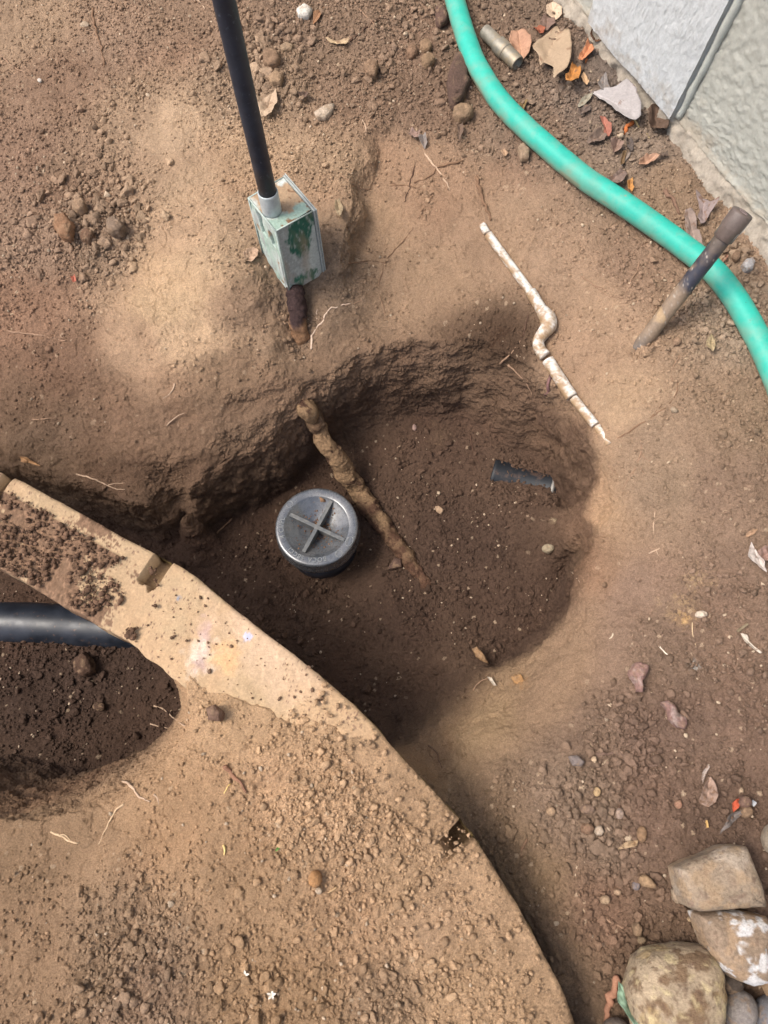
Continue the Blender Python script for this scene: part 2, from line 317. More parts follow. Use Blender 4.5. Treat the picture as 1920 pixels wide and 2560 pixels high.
def relax():  # membrane between the traced lines
    acc = np.zeros((NY, NX)); cnt = np.zeros((NY, NX))
    for c in curves:
        seg = []
        for a, b in zip(c[:-1], c[1:]):
            n = max(2, int(np.linalg.norm(b - a) / (CS * .4)))
            seg.append(a + (b - a) * np.linspace(0, 1, n, endpoint=False)[:, None])
        p = np.vstack(seg + [c[-1:]])
        i = np.round((p[:, 1] - CY0) / CS).astype(int); j = np.round((p[:, 0] - CX0) / CS).astype(int)
        ok = (i >= 0) & (i < NY) & (j >= 0) & (j < NX)
        np.add.at(acc, (i[ok], j[ok]), p[ok, 2]); np.add.at(cnt, (i[ok], j[ok]), 1)
    u = None
    for lv in (32, 16, 8, 4, 2, 1):
        ny, nx = -(-NY // lv), -(-NX // lv)
        a = np.zeros((ny * lv, nx * lv)); c = a.copy(); a[:NY, :NX] = acc; c[:NY, :NX] = cnt
        a = a.reshape(ny, lv, nx, lv).sum((1, 3)); c = c.reshape(ny, lv, nx, lv).sum((1, 3))
        fix = c > 0; val = np.where(fix, a / np.maximum(c, 1), 0)
        if u is None: u = np.zeros((ny, nx))
        else: u = np.repeat(np.repeat(u, 2, 0), 2, 1)[:ny, :nx]
        for it in range(300 if lv > 2 else 160):
            u = np.where(fix, val, u); q = np.pad(u, 1, mode='edge')
            u = (q[:-2, 1:-1] + q[2:, 1:-1] + q[1:-1, :-2] + q[1:-1, 2:]) * .25
        u = np.where(fix, val, u)
    for it in range(2):
        q = np.pad(u, 1, mode='edge')
        u = u * .4 + .15 * (q[:-2, 1:-1] + q[2:, 1:-1] + q[1:-1, :-2] + q[1:-1, 2:])
    return u
BASE = relax()
def samp(A, x, y):
    gx = np.clip((np.asarray(x, float) - CX0) / CS, 0, NX - 1.001); gy = np.clip((np.asarray(y, float) - CY0) / CS, 0, NY - 1.001)
    j = gx.astype(int); i = gy.astype(int); tx = gx - j; ty = gy - i
    if A.ndim == 3: tx = tx[..., None]; ty = ty[..., None]
    return (A[i, j] * (1 - tx) + A[i, j + 1] * tx) * (1 - ty) + (A[i + 1, j] * (1 - tx) + A[i + 1, j + 1] * tx) * ty
def gz(x, y): return float(samp(BASE, x, y))
def hit(px, py, lift=0.0):                 # first soil point seen along that line of sight
    d = ray(px, py); zz = np.linspace(.12, -.42, 700); t = (zz - H) / d[2]
    x, y = d[0] * t, d[1] * t; h = samp(BASE, x, y)
    k = np.argmax(zz <= h + lift)
    if k == 0: k = int(np.argmin(abs(zz - h)))
    return np.array([x[k], y[k], zz[k]])

# ------------------------------------------------------------------ soil colour and graininess by place
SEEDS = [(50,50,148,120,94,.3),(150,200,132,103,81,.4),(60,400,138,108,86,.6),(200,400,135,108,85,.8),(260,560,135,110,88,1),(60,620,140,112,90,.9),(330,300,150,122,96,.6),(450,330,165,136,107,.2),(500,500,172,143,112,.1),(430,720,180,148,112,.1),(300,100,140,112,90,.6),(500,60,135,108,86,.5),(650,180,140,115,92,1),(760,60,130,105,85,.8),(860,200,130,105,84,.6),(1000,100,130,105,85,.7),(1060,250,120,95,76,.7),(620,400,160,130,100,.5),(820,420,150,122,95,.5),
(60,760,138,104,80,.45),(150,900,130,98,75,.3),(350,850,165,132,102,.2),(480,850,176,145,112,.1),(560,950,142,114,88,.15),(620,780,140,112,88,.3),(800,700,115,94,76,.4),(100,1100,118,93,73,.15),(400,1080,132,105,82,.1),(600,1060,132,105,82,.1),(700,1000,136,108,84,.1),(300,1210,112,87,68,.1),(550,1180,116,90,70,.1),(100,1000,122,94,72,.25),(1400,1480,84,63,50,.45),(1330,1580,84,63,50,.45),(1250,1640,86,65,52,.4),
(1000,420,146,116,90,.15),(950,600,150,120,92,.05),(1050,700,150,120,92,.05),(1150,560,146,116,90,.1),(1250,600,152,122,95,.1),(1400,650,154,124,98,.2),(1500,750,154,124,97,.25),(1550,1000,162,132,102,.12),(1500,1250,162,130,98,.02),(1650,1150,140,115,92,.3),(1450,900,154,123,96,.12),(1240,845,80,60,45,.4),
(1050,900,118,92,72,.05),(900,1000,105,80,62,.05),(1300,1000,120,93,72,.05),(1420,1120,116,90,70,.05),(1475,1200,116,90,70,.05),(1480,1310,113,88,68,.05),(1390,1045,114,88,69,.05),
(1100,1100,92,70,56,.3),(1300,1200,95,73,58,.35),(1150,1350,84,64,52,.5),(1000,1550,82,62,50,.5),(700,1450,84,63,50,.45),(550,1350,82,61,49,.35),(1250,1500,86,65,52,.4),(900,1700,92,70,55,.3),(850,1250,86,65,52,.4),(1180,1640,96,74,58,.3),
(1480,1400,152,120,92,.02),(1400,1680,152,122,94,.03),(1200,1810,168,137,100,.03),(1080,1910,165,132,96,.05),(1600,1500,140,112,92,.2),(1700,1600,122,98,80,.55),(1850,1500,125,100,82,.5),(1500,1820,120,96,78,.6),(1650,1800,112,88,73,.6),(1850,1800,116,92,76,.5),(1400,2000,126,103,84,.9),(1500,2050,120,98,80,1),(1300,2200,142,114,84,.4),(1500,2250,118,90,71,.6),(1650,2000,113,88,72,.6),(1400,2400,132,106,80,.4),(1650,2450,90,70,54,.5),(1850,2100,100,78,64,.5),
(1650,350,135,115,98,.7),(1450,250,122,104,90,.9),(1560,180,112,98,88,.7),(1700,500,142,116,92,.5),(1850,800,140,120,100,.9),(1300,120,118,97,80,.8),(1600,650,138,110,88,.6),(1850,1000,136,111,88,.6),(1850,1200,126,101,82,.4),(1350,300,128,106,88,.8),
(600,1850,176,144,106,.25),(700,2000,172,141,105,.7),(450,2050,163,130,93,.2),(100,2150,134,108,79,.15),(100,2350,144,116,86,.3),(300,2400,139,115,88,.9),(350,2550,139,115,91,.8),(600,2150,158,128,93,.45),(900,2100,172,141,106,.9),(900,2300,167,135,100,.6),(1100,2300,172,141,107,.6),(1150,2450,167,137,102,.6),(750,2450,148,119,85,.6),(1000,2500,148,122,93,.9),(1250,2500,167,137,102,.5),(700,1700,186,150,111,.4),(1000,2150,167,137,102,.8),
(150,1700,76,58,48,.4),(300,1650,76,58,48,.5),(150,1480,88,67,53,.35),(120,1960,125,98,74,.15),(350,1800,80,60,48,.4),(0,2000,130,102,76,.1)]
sx = []; sv = []
for a in SEEDS:
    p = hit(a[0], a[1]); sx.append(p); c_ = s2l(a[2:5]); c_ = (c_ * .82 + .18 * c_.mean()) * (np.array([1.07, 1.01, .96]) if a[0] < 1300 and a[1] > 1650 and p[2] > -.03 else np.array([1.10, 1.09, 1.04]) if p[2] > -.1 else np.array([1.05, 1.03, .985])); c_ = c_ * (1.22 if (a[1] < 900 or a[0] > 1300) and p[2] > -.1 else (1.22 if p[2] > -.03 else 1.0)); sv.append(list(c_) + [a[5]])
sx = np.array(sx); sv = np.array(sv)
_gy, _gx = np.mgrid[CY0:CY0 + NY * CS - 1e-6:CS, CX0:CX0 + NX * CS - 1e-6:CS][:, :NY, :NX]
_wx = fbm(_gx, _gy, _gx * 0, .09, 3, 91) * .035; _wy = fbm(_gx, _gy, _gx * 0 + 9, .09, 3, 92) * .035
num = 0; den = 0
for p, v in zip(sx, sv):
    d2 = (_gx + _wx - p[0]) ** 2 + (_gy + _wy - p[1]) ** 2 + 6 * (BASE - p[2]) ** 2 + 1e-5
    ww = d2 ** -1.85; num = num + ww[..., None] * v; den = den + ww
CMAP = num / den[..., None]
_n = 0; _dn = 0
for p, v, a in zip(sx, sv, SEEDS):          # colour of the dry soil that lies on top of the curb
    if a[0] < 1300 and a[1] > 1650 and p[2] > -.03:
        ww = ((_gx + _wx - p[0]) ** 2 + (_gy + _wy - p[1]) ** 2 + 1e-4) ** -1.6; _n = _n + ww[..., None] * v; _dn = _dn + ww
CTOP = _n / _dn[..., None]

# ------------------------------------------------------------------ ground sheet
def axis(lo, hi, a, b, st, st2):
    mid = np.arange(a, b, st); out = [mid]; v = b; s = st; r = []
    while v < hi:
        s = min(s * (1.04 if v > 1.4 or st2 > st else 1.04), 1.0); v += s; r.append(v)
    l = []; v = a; s = st
    while v > lo: s = min(s * 1.05, 1.0); v -= s; l.append(v)
    return np.array(l[::-1] + list(mid) + r)
STEP = .00125
xs = axis(-8, 8, -.66, .70, STEP, STEP)
ya = axis(-8, .7, -.27, .70, STEP, STEP); ya = ya[ya < .7]
yl = [ya[-1]]; s = STEP
while yl[-1] < 1.36: s = min(s * 1.004, .0022); yl.append(yl[-1] + s)
while yl[-1] < 9: s = min(s * 1.05, 1.0); yl.append(yl[-1] + s)
ys = np.r_[ya, np.array(yl[1:])]
X, Y = np.meshgrid(xs, ys); X = X.astype(np.float32); Y = Y.astype(np.float32)
gyy, gxx = np.gradient(BASE, CS); slope = np.sqrt(gxx ** 2 + gyy ** 2)
def bsp(A, x, y):                           # smooth (cubic B-spline) reading of a map
    gx = np.clip((x.astype(float) - CX0) / CS, 1, NX - 2.001); gy = np.clip((y.astype(float) - CY0) / CS, 1, NY - 2.001)
    j = gx.astype(int); i = gy.astype(int); t = gx - j; u = gy - i
    wt = lambda t: ((1 - t) ** 3 / 6, (3 * t ** 3 - 6 * t * t + 4) / 6, (-3 * t ** 3 + 3 * t * t + 3 * t + 1) / 6, t ** 3 / 6)
    wx, wy = wt(t), wt(u); r = 0
    for a in range(4):
        ii = np.clip(i + a - 1, 0, NY - 1)
        for b in range(4): r = r + A[ii, np.clip(j + b - 1, 0, NX - 1)] * wx[b] * wy[a]
    return r.astype(np.float32)
_E4 = EDGE[::6]; _ed = np.full((NY, NX), 9.0)
_gyy, _gxx2 = np.mgrid[0:NY, 0:NX]; _gyy = CY0 + _gyy * CS; _gxx2 = CX0 + _gxx2 * CS
for _q in _E4: _ed = np.minimum(_ed, (_gxx2 - _q[0]) ** 2 + (_gyy - _q[1]) ** 2)
_ed = np.sqrt(_ed)
STAINS = [(1745, 1450, .020, (200, 170, 130), .55, .1), (1700, 1520, .022, (190, 160, 120), .5, .1), (1712, 1552, .01, (200, 160, 105), .6, .1),
          (1734, 1664, .006, (225, 228, 222), .9, .1), (1378, 1300, .006, (170, 150, 120), .7, .1), (1300, 1700, .012, (175, 130, 85), .5, .1),
          (1100, 1090, .02, (150, 125, 98), .35, .5), (1245, 840, .018, (72, 53, 40), .9, 0), (1520, 1265, .02, (175, 140, 105), .3, .1)]
STAINS = [(hit(a[0], a[1]),) + a for a in STAINS]
def surface(X, Y):                          # the soil surface and its colour over any set of places
    z0 = X * 0; cm = np.clip(samp(_ed, X, Y) * 25 - .6, .1, 1)
    rx = fbm(X, Y, z0, .05, 2, 201) * .009 * cm; ry = fbm(X, Y, z0 + 5, .05, 2, 202) * .009 * cm
    Hb = bsp(BASE, X + rx, Y + ry); GX = bsp(gxx, X + rx, Y + ry); GY = bsp(gyy, X + rx, Y + ry); SL = np.sqrt(GX ** 2 + GY ** 2)
    CM = samp(CMAP, X, Y).astype(np.float32); GR = np.clip(CM[..., 3], 0, 1)
    flat = 1 / (1 + (SL / .9) ** 3)
    clus = fbm(X, Y, X * 0, .05, 3, 5)
    GR = np.clip(GR + clus * .45 * (GR > .08), 0, 1.0)
    disp = fbm(X, Y, Hb, .12, 3, 11) * .007 + fbm(X, Y, Hb * 1.5, .03, 4, 12) * .0045
    ridg = 1 - np.abs(fbm(X, Y, Hb * 2.5, .035, 4, 14)) * 2.2
    disp += np.where(SL > .35, .7, .25) * (ridg * .0018) - .001
    led = fbm(X, Y, Hb, .03, 5, 19, .55)
    led2 = fbm(X + led * .01, Y, Hb * 1.5, .011, 3, 27, .55)
    disp += np.clip(SL - .3, 0, 1) * (np.clip(led, -.3, .12) * .010 - np.abs(led2) * .002 + fbm(X, Y, Hb, .07, 3, 29) * .010)
    disp += fbm(X, Y, Hb, .006, 3, 23, .6) * (.0007 + .0008 * np.clip(GR + (SL > .4) * .4, 0, 1))
    _w = vn(X / .002, Y / .002, Hb * 0, 35) * .0006
    _w2 = vn(X / .002 + 9, Y / .002, Hb * 0, 36) * .0006
    g1, t1 = granules(X + _w, Y + _w2, .0042, 31, .35 + .65 * GR)
    g2, t2 = granules(X + fbm(X, Y, Hb, .006, 3, 3) * .004, Y + fbm(X, Y, Hb + 1, .006, 3, 4) * .004, .009, 41, np.clip(GR * .9 - .42, 0, .5) * (clus > -.1))
    g3, t3 = granules(X + fbm(X, Y, Hb, .008, 3, 6) * .006, Y + fbm(X, Y, Hb + 3, .008, 3, 7) * .006, .016, 51, np.clip(GR - .75, 0, .2) * (clus > .0), .25, .45)
    gran = (g1 * .0042 * .75 * (.22 + .78 * GR) + g2 * .009 * .42 + g3 * .016 * .5) * flat
    disp += gran
    crk = np.abs(fbm(X, Y, Hb, .04, 4, 61, .6)); disp -= np.clip(.02 - crk, 0, .02) / .02 * .0022 * (clus < .3)
    st = np.clip(SL - .5, 0, 1.5)            # crumbling faces: broken lumps and small shelves
    disp += st * (np.clip(fbm(X, Y, Hb, .018, 4, 401, .6), -.25, .18) * .0045 + fbm(X, Y, Hb * 2.2, .006, 3, 402, .6) * .0010) * cm
    Nn = np.sqrt(SL ** 2 + 1); wmix = np.clip(SL / .8, 0, 1)
    VX = X - GX / Nn * disp * wmix; VY = Y - GY / Nn * disp * wmix; VZ = Hb + disp * (1 - wmix + wmix / Nn)
    tone = 1 + .16 * fbm(X, Y, Hb, .08, 4, 71) + .16 * fbm(X, Y, Hb, .018, 4, 72, .65)
    tone *= 1 + (np.where(g1 > .05, t1 - .45, 0) * .38 * (.3 + .7 * GR) + np.where(g2 > .1, t2 - .5, 0) * .25) * flat
    pale = ((t1 > .975) & (g1 > .2)).astype(np.float32) * (.25 + .5 * GR) * flat
    red = np.clip(fbm(X, Y, Hb, .14, 3, 81) * 1.6, 0, 1)[..., None]
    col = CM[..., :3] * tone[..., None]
    col = col * (1 - red * .08 * np.array([0, .8, 1.0]))
    col = col * (1 - pale[..., None]) + pale[..., None] * np.array(s2l((205, 180, 150)))
    for p, px, py, r, rgb, amt, thr in STAINS:      # mineral stains and damp spots
        k = np.hypot(X - p[0], Y - p[1]) < r * 2.6
        if not k.any(): continue
        d = np.hypot(X[k] - p[0], Y[k] - p[1]) / r
        m = np.clip(np.clip(1.2 - d + fbm(X[k], Y[k], Hb[k], r * .5, 4, int(px)) * 1.0, 0, 1) * amt * np.where(t1[k] > thr, 1, .3), 0, 1)[:, None]
        col[k] = col[k] * (1 - m) + m * np.array(s2l(rgb))
    return VX, VY, VZ, np.clip(col, .004, .9), SL
VX, VY, VZ, col, SL = surface(X, Y)
gH, gW = X.shape
STEEP = .95; cellS = np.maximum(np.maximum(SL[:-1, :-1], SL[1:, 1:]), np.maximum(SL[:-1, 1:], SL[1:, :-1]))
vis = (X[:-1, :-1] > -.64) & (X[:-1, :-1] < .68) & (Y[:-1, :-1] > -.26) & (Y[:-1, :-1] < 1.3)
_ei = samp(_ed, X[:-1, :-1], Y[:-1, :-1])
steep = (cellS > STEEP) & vis
grow = steep.copy()
for a, b in ((1, 0), (-1, 0), (0, 1), (0, -1)): grow |= np.roll(np.roll(steep, a, 0), b, 1)
FN = 4; ci, cj = np.nonzero(grow); kk = np.arange(FN + 1)
ki = ci[:, None, None] * FN + kk[None, :, None]; kj = cj[:, None, None] * FN + kk[None, None, :]
key = (ki.astype(np.int64) * (gW * FN + 1) + kj).reshape(-1)
uq, inv = np.unique(key, return_inverse=True); ui, uj = uq // (gW * FN + 1), uq % (gW * FN + 1)
def gridpos(ax, idx): return np.interp(idx / FN, np.arange(len(ax)), ax)
fx_, fy_ = gridpos(xs, uj).astype(np.float32), gridpos(ys, ui).astype(np.float32)
f1, f2, f3, fcol, _s = surface(fx_, fy_)
inv = inv.reshape(-1, FN + 1, FN + 1) + gH * gW
fq = np.stack([inv[:, :-1, :-1], inv[:, :-1, 1:], inv[:, 1:, 1:], inv[:, 1:, :-1]], -1).reshape(-1, 4)
cq = grid_faces(gH, gW).reshape(gH - 1, gW - 1, 4)[~steep]
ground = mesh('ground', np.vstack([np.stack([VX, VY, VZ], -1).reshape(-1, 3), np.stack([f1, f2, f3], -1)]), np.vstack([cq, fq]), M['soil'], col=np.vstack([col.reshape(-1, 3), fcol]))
tag(ground, 'brown dug soil with a deep bowl-shaped hole and a pit', None, None, 'structure')
FZ = (xs, ys, VZ)
def fz(x, y):                               # soil height with its bumps
    j = np.clip(np.searchsorted(xs, x) - 1, 0, len(xs) - 2); i = np.clip(np.searchsorted(ys, y) - 1, 0, len(ys) - 2)
    return VZ[i, j]
def cz(x, y): return samp(CMAP, x, y)[..., :3]

# ------------------------------------------------------------------ loose crumbs of soil
def ico(sub):
    bm = bmesh.new(); bmesh.ops.create_icosphere(bm, subdivisions=sub, radius=1)
    V = np.array([v.co[:] for v in bm.verts]); Fc = np.array([[v.index for v in f.verts] for f in bm.faces]); bm.free(); return V, Fc
def blobs(pos, rad, cols, sub, seed):
    V0, F0 = ico(sub); n = len(pos); r = np.random.RandomState(seed)
    a = r.rand(n) * 6.28; b = (r.rand(n) - .5) * 1.6
    V = np.broadcast_to(V0, (n,) + V0.shape).copy()
    for _ in range(9 if sub > 1 else 5):
        pn = r.normal(0, 1, (n, 1, 3)); pn /= np.linalg.norm(pn, axis=2, keepdims=True); pd = r.uniform(.45, .85, (n, 1))
        ex = np.clip((V * pn).sum(2) - pd, 0, None); V -= ex[..., None] * pn
    if sub > 2:
        q = V + np.arange(n)[:, None, None] * 7.3
        V *= (1 + .38 * vn(q[..., 0] * 1.6, q[..., 1] * 1.6, q[..., 2] * 1.6, seed) + .22 * vn(q[..., 0] * 4, q[..., 1] * 4, q[..., 2] * 4, seed + 1))[..., None]
    else: V *= 1 + (r.rand(n, len(V0), 1) - .5) * (.30 if sub > 1 else .35)
    V *= r.uniform(.75, 1.35, (n, 1, 3)) * np.array([1, 1, .85])
    ca, sa, cb, sb = np.cos(a)[:, None], np.sin(a)[:, None], np.cos(b)[:, None], np.sin(b)[:, None]
    x, y, z = V[..., 0], V[..., 1], V[..., 2]
    x, z = x * cb - z * sb, x * sb + z * cb; x, y = x * ca - y * sa, x * sa + y * ca
    V = np.stack([x, y, z], -1) * rad[:, None, None] + pos[:, None]
    Fc = (F0[None] + (np.arange(n) * len(V0))[:, None, None]).reshape(-1, 3)
    return V.reshape(-1, 3), Fc, np.repeat(cols, len(V0), 0)
def crumbs(n, rlo, rhi, pw, sub, seed, thr):
    r = np.random.RandomState(seed)
    x = r.uniform(-.64, .68, n); y = r.uniform(-.26, 1.33, n)
    g = samp(CMAP, x, y)[:, 3] + fbm(x, y, x * 0, .05, 3, 5) * .5; s = samp(slope, x, y)
    k = (r.rand(n) < np.clip(g - thr, 0, 1)) & (s < .6)
    x, y = x[k], y[k]; rad = rlo + (rhi - rlo) * r.rand(len(x)) ** pw
    c = cz(x, y) * r.uniform(.72, 1.22, (len(x), 1))
    pl = r.rand(len(x)) < .03; c[pl] = s2l((205, 182, 155)) * r.uniform(.6, 1.1, (pl.sum(), 1))
    return np.stack([x, y, fz(x, y) + rad * .35], -1), rad, c
def piles(lst, sub, seed):
    r = np.random.RandomState(seed); ps = []; rs = []; cs = []
    for px, py, R, n, rlo, rhi in lst:
        p0 = hit(px, py); n = int(n * 1.8); q = r.normal(0, .70, (n, 2)) * R
        x, y = p0[0] + q[:, 0], p0[1] + q[:, 1]; s = samp(slope, x, y); k = s < 1.3; x, y = x[k], y[k]
        rad = rlo * .45 + (rhi - rlo) * .9 * r.rand(len(x)) ** 5
        ps.append(np.stack([x, y, fz(x, y) + rad * .2], -1)); rs.append(rad); cs.append(cz(x, y) * r.uniform(.75, 1.2, (len(x), 1)))
    return np.vstack(ps), np.hstack(rs), np.vstack(cs)
A = crumbs(150000, .0009, .0027, 2.2, 1, 101, .05)
B = crumbs(14000, .0024, .0062, 3.5, 2, 102, .3)
PL = piles([(240, 560, .06, 260, .003, .012), (640, 130, .05, 160, .003, .012), (150, 560, .05, 160, .003, .009), (250, 440, .05, 130, .003, .01), (700, 60, .05, 120, .003, .01), (690, 230, .03, 60, .003, .012),
            (1440, 2040, .045, 200, .003, .010), (1500, 2090, .04, 90, .003, .008), (1560, 1800, .035, 200, .003, .008), (1600, 1900, .03, 100, .003, .008), (1390, 180, .05, 140, .003, .010), (1320, 240, .03, 60, .003, .009), (1560, 300, .05, 150, .003, .008),
            (1780, 790, .04, 160, .003, .009), (1860, 700, .04, 160, .003, .01), (1700, 800, .03, 70, .003, .008), (650, 2480, .04, 120, .003, .009), (880, 2060, .05, 200, .003, .007), (300, 2500, .05, 160, .003, .008),
            (1000, 2520, .05, 130, .003, .008), (360, 2300, .04, 110, .003, .008), (860, 1780, .03, 110, .003, .010), (1604, 884, .010, 50, .002, .006), (1640, 850, .010, 30, .002, .005), (745, 865, .012, 60, .002, .006), (715, 800, .008, 30, .002, .005), (790, 800, .008, 30, .002, .005), (1290, 700, .012, 40, .0015, .004), (1335, 770, .010, 40, .0015, .004), (1385, 850, .010, 40, .0015, .005), (1400, 965, .012, 40, .0015, .004), (1450, 1030, .010, 40, .0015, .004), (1500, 1095, .008, 40, .0015, .004), (925, 1300, .012, 60, .0015, .005), (965, 1350, .014, 90, .0015, .005), (1010, 1410, .014, 80, .0015, .005), (880, 1290, .012, 50, .0015, .005), (800, 1460, .03, 80, .002, .006), (700, 1400, .02, 50, .002, .006), (1290, 1165, .010, 70, .002, .006), (1310, 1245, .012, 90, .002, .007), (1370, 1250, .010, 50, .002, .006), (1250, 1225, .010, 60, .002, .006), (100, 1620, .02, 60, .002, .006), (250, 1610, .02, 70, .002, .007), (1060, 500, .012, 50, .002, .005), (1070, 540, .010, 40, .002, .005), (820, 690, .015, 40, .003, .008),
            (1050, 1150, .08, 160, .003, .008), (1170, 1560, .08, 200, .003, .007), (720, 1560, .08, 160, .003, .008), (1060, 1420, .08, 140, .003, .007), (1300, 1330, .07, 120, .003, .006), (200, 1660, .1, 200, .003, .009), (210, 1440, .06, 80, .003, .007),
            (480, 1400, .05, 80, .003, .008), (1620, 2330, .04, 130, .003, .009), (1500, 2350, .04, 90, .003, .009), (1730, 2420, .05, 130, .003, .009), (1050, 60, .04, 100, .003, .010), (960, 180, .04, 90, .003, .010), (1120, 210, .02, 50, .004, .012), (1890, 1180, .04, 60, .003, .007), (1720, 1440, .04, 120, .0025, .006)], 2, 103)
parts = [blobs(*A, 1, 1), blobs(*B, 2, 2), blobs(*PL, 3, 3)]

# ------------------------------------------------------------------ concrete curb
us = np.r_[0, np.arange(.003, CURB_W - .001, .0022), CURB_W]
def curb():
    E = EDGE; n = len(E); dens = catmull(E, 1000); t = np.gradient(dens, axis=0); t /= np.linalg.norm(t, axis=1)[:, None]
    nl = np.stack([t[:, 1], -t[:, 0], 0 * t[:, 0]], -1)
    if nl[500][1] > 0: nl = -nl
    def at(px, py): return int(np.argmin(np.linalg.norm(dens - P(px, py, 0), axis=1)))
    na = [(at(405, 1400), .0125, .040, .030), (at(1168, 2075), .0125, .055, .050), (at(20, 1188), .008, .03, .02)]
    L = np.r_[0, np.cumsum(np.linalg.norm(np.diff(dens, axis=0), axis=1))]
    wob = fbm(L, L * 0, L * 0, .05, 4, 301) * .0022; wob2 = fbm(L, L * 0 + 5, L * 0, .03, 4, 305) * .0035
    rows = []
    prof = [(-.0005, -CURB_T), (-.0005, -.05), (-.0008, -.02), (0, -.006)] + [(u, 0) for u in us] + [(CURB_W, -.006), (CURB_W + .001, -.03), (CURB_W + .001, -CURB_T)]
    prof = np.array(prof); U, Z = prof[:, 0], prof[:, 1]; top = (Z == 0)
    uu = U[None, :] + wob[:, None] * (U < .05) + wob2[:, None] * (U >= .05)
    V = dens[:, None] + nl[:, None] * uu[..., None]; V[..., 2] = Z
    V = V.copy(); x, y, z = V[..., 0], V[..., 1], V[..., 2]
    edge = np.minimum(U, CURB_W - U).clip(0, 1)
    dz = fbm(x, y, z, .03, 4, 311) * .0018 + fbm(x, y, z, .006, 3, 312) * .0008 - np.exp(-edge / .0025) * (.0025 + .003 * np.clip(vn(x / .02, y / .02, z, 9), 0, 1))
    # soil crust
    S = np.broadcast_to(L[:, None], x.shape)
    Lc = [L[at(457, 1421)], L[at(752, 1649)], L[at(880, 1760)]]
    cov1 = np.clip((Lc[0] - .02 - S) / .05, 0, 1) * np.clip(.5 + fbm(x, y, z, .05, 4, 320) * 1.6 + np.where(U > .022, .5, -.15)[None], 0, 1)
    cov2 = np.clip((S - Lc[2] + .0) / .05 + fbm(x, y, z, .03, 4, 321) * .5 + (U[None] - .05) * 6, 0, 1)
    g1, t1 = granules(x + fbm(x, y, z, .002, 2, 1) * .002, y + fbm(x, y, z + 1, .002, 2, 2) * .002, .0040, 331, .9); g2, t2 = granules(x, y, .010, 341, .45)
    cov = np.clip(cov1 + cov2, 0, 1)
    gm = np.clip(.45 + fbm(x, y, z, .03, 3, 347) * 1.5, .12, 1) * cov2 + cov1
    dz = dz + cov * (.0012 + g1 * .0030 * gm + g2 * .0035 * cov1 + fbm(x, y, z, .02, 3, 345) * .002)
    V[..., 2] += dz * top[None]
    for c, hw, dep, dd in na:
        m = (np.abs(L - L[c]) < hw)[:, None] & (U < dep + fbm(L, L * 0, L * 0, .006, 2, 7)[:, None] * .006) & (Z > -.01)
        V[..., 2] = np.where(m, np.minimum(V[..., 2], -dd + dz * .6 + U[None] * .25), V[..., 2])
    side = (~top & (Z > -CURB_T))[None] * np.ones(len(L), bool)[:, None]
    V[..., :2] += (nl[:, None, :2] * (fbm(x, y, z, .012, 4, 350) * .0022 * side)[..., None])
    # colour: pale sandy concrete, pinkish film, purple and white marks, soil
    base = np.array(s2l((172, 147, 116))); c = np.ones(V.shape) * base
    c *= (1 + .12 * fbm(x, y, z, .03, 4, 360) + .08 * fbm(x, y, z, .004, 3, 361))[..., None]
    def blob(px, py, r, rgb, amt, ax=1.0):
        nonlocal c
        p = P(px, py, 0); d = np.hypot((x - p[0]) * ax, (y - p[1]) / ax) / r
        m = np.clip((1.1 - d + fbm(x, y, z, r * .4, 4, int(px + py)) * .9) * 1.5, 0, 1)[..., None] * amt * (1 - cov[..., None])
        c = c * (1 - m) + m * np.array(s2l(rgb))
    dm = np.clip(fbm(x, y, z, .05, 5, 391, .6) * 2.2 + .25, 0, 1)[..., None] * .55 * (1 - cov[..., None]); c = c * (1 - dm) + dm * samp(CTOP, x, y)[..., :3] * .95
    blob(620, 1540, .06, (196, 168, 142), .6); blob(740, 1650, .05, (192, 164, 138), .5); blob(500, 1640, .022, (206, 188, 170), .8)
    blob(515, 1585, .014, (176, 148, 140), .7, 1.5); blob(500, 1660, .010, (170, 142, 138), .6); blob(620, 1592, .006, (170, 178, 205), .8); blob(445, 1495, .0035, (120, 130, 145), .8); blob(560, 1640, .02, (200, 160, 115), .6)
    speck = (vn(x / .0022, y / .0022, z, 377) > .74) & (fbm(x, y, z, .02, 2, 378) > .05)
    c[speck] = s2l((120, 95, 80))
    soilc = np.array(s2l((120, 93, 74))) * (.8 + .5 * t1[..., None]); tan = .98 * samp(CTOP, x, y)[..., :3] * (.88 + .24 * t1[..., None]) * (1 + .2 * fbm(x, y, z, .03, 4, 349))[..., None]
    k1 = (cov1 > .12 + .5 * (1 - g1))[..., None] * .9; c = c * (1 - k1) + soilc * k1
    k2 = np.clip(cov2 * 1.3 - .15, 0, 1)[..., None]; c = c * (1 - k2) + tan * k2
    sd = np.broadcast_to((~top)[None, :, None], c.shape)
    c = np.where(sd & (U[None, :, None] < .05), np.array(s2l((120, 102, 66))) * (1 + .35 * fbm(x, y, z, .015, 3, 380))[..., None], c)
    low = (V[..., 2] < -.012)[..., None] & top[None, :, None]
    c = np.where(low, np.array(s2l((142, 118, 90))), c)
    r, k = V.shape[:2]; f = grid_faces(r, k); f = f[:, ::-1] if False else f
    V = V.reshape(-1, 3); bot = [(i * k, (i + 1) * k, (i + 1) * k + k - 1, i * k + k - 1) for i in range(r - 1)]
    m_i = np.r_[((cov2 > .5) & top[None])[:-1, :-1].reshape(-1), np.zeros(len(bot), bool)].astype(int)
    o = mesh('concrete_curb', V, np.vstack([f, np.array(bot)]), [M['curb'], M['soil']], col=np.clip(c.reshape(-1, 3), .01, .9), mi=m_i)
    cr = cov1[:, top]; return o, dens, nl, L, at, cov1
CURB, DENS, DNL, DL, cat_i, COV1 = curb()
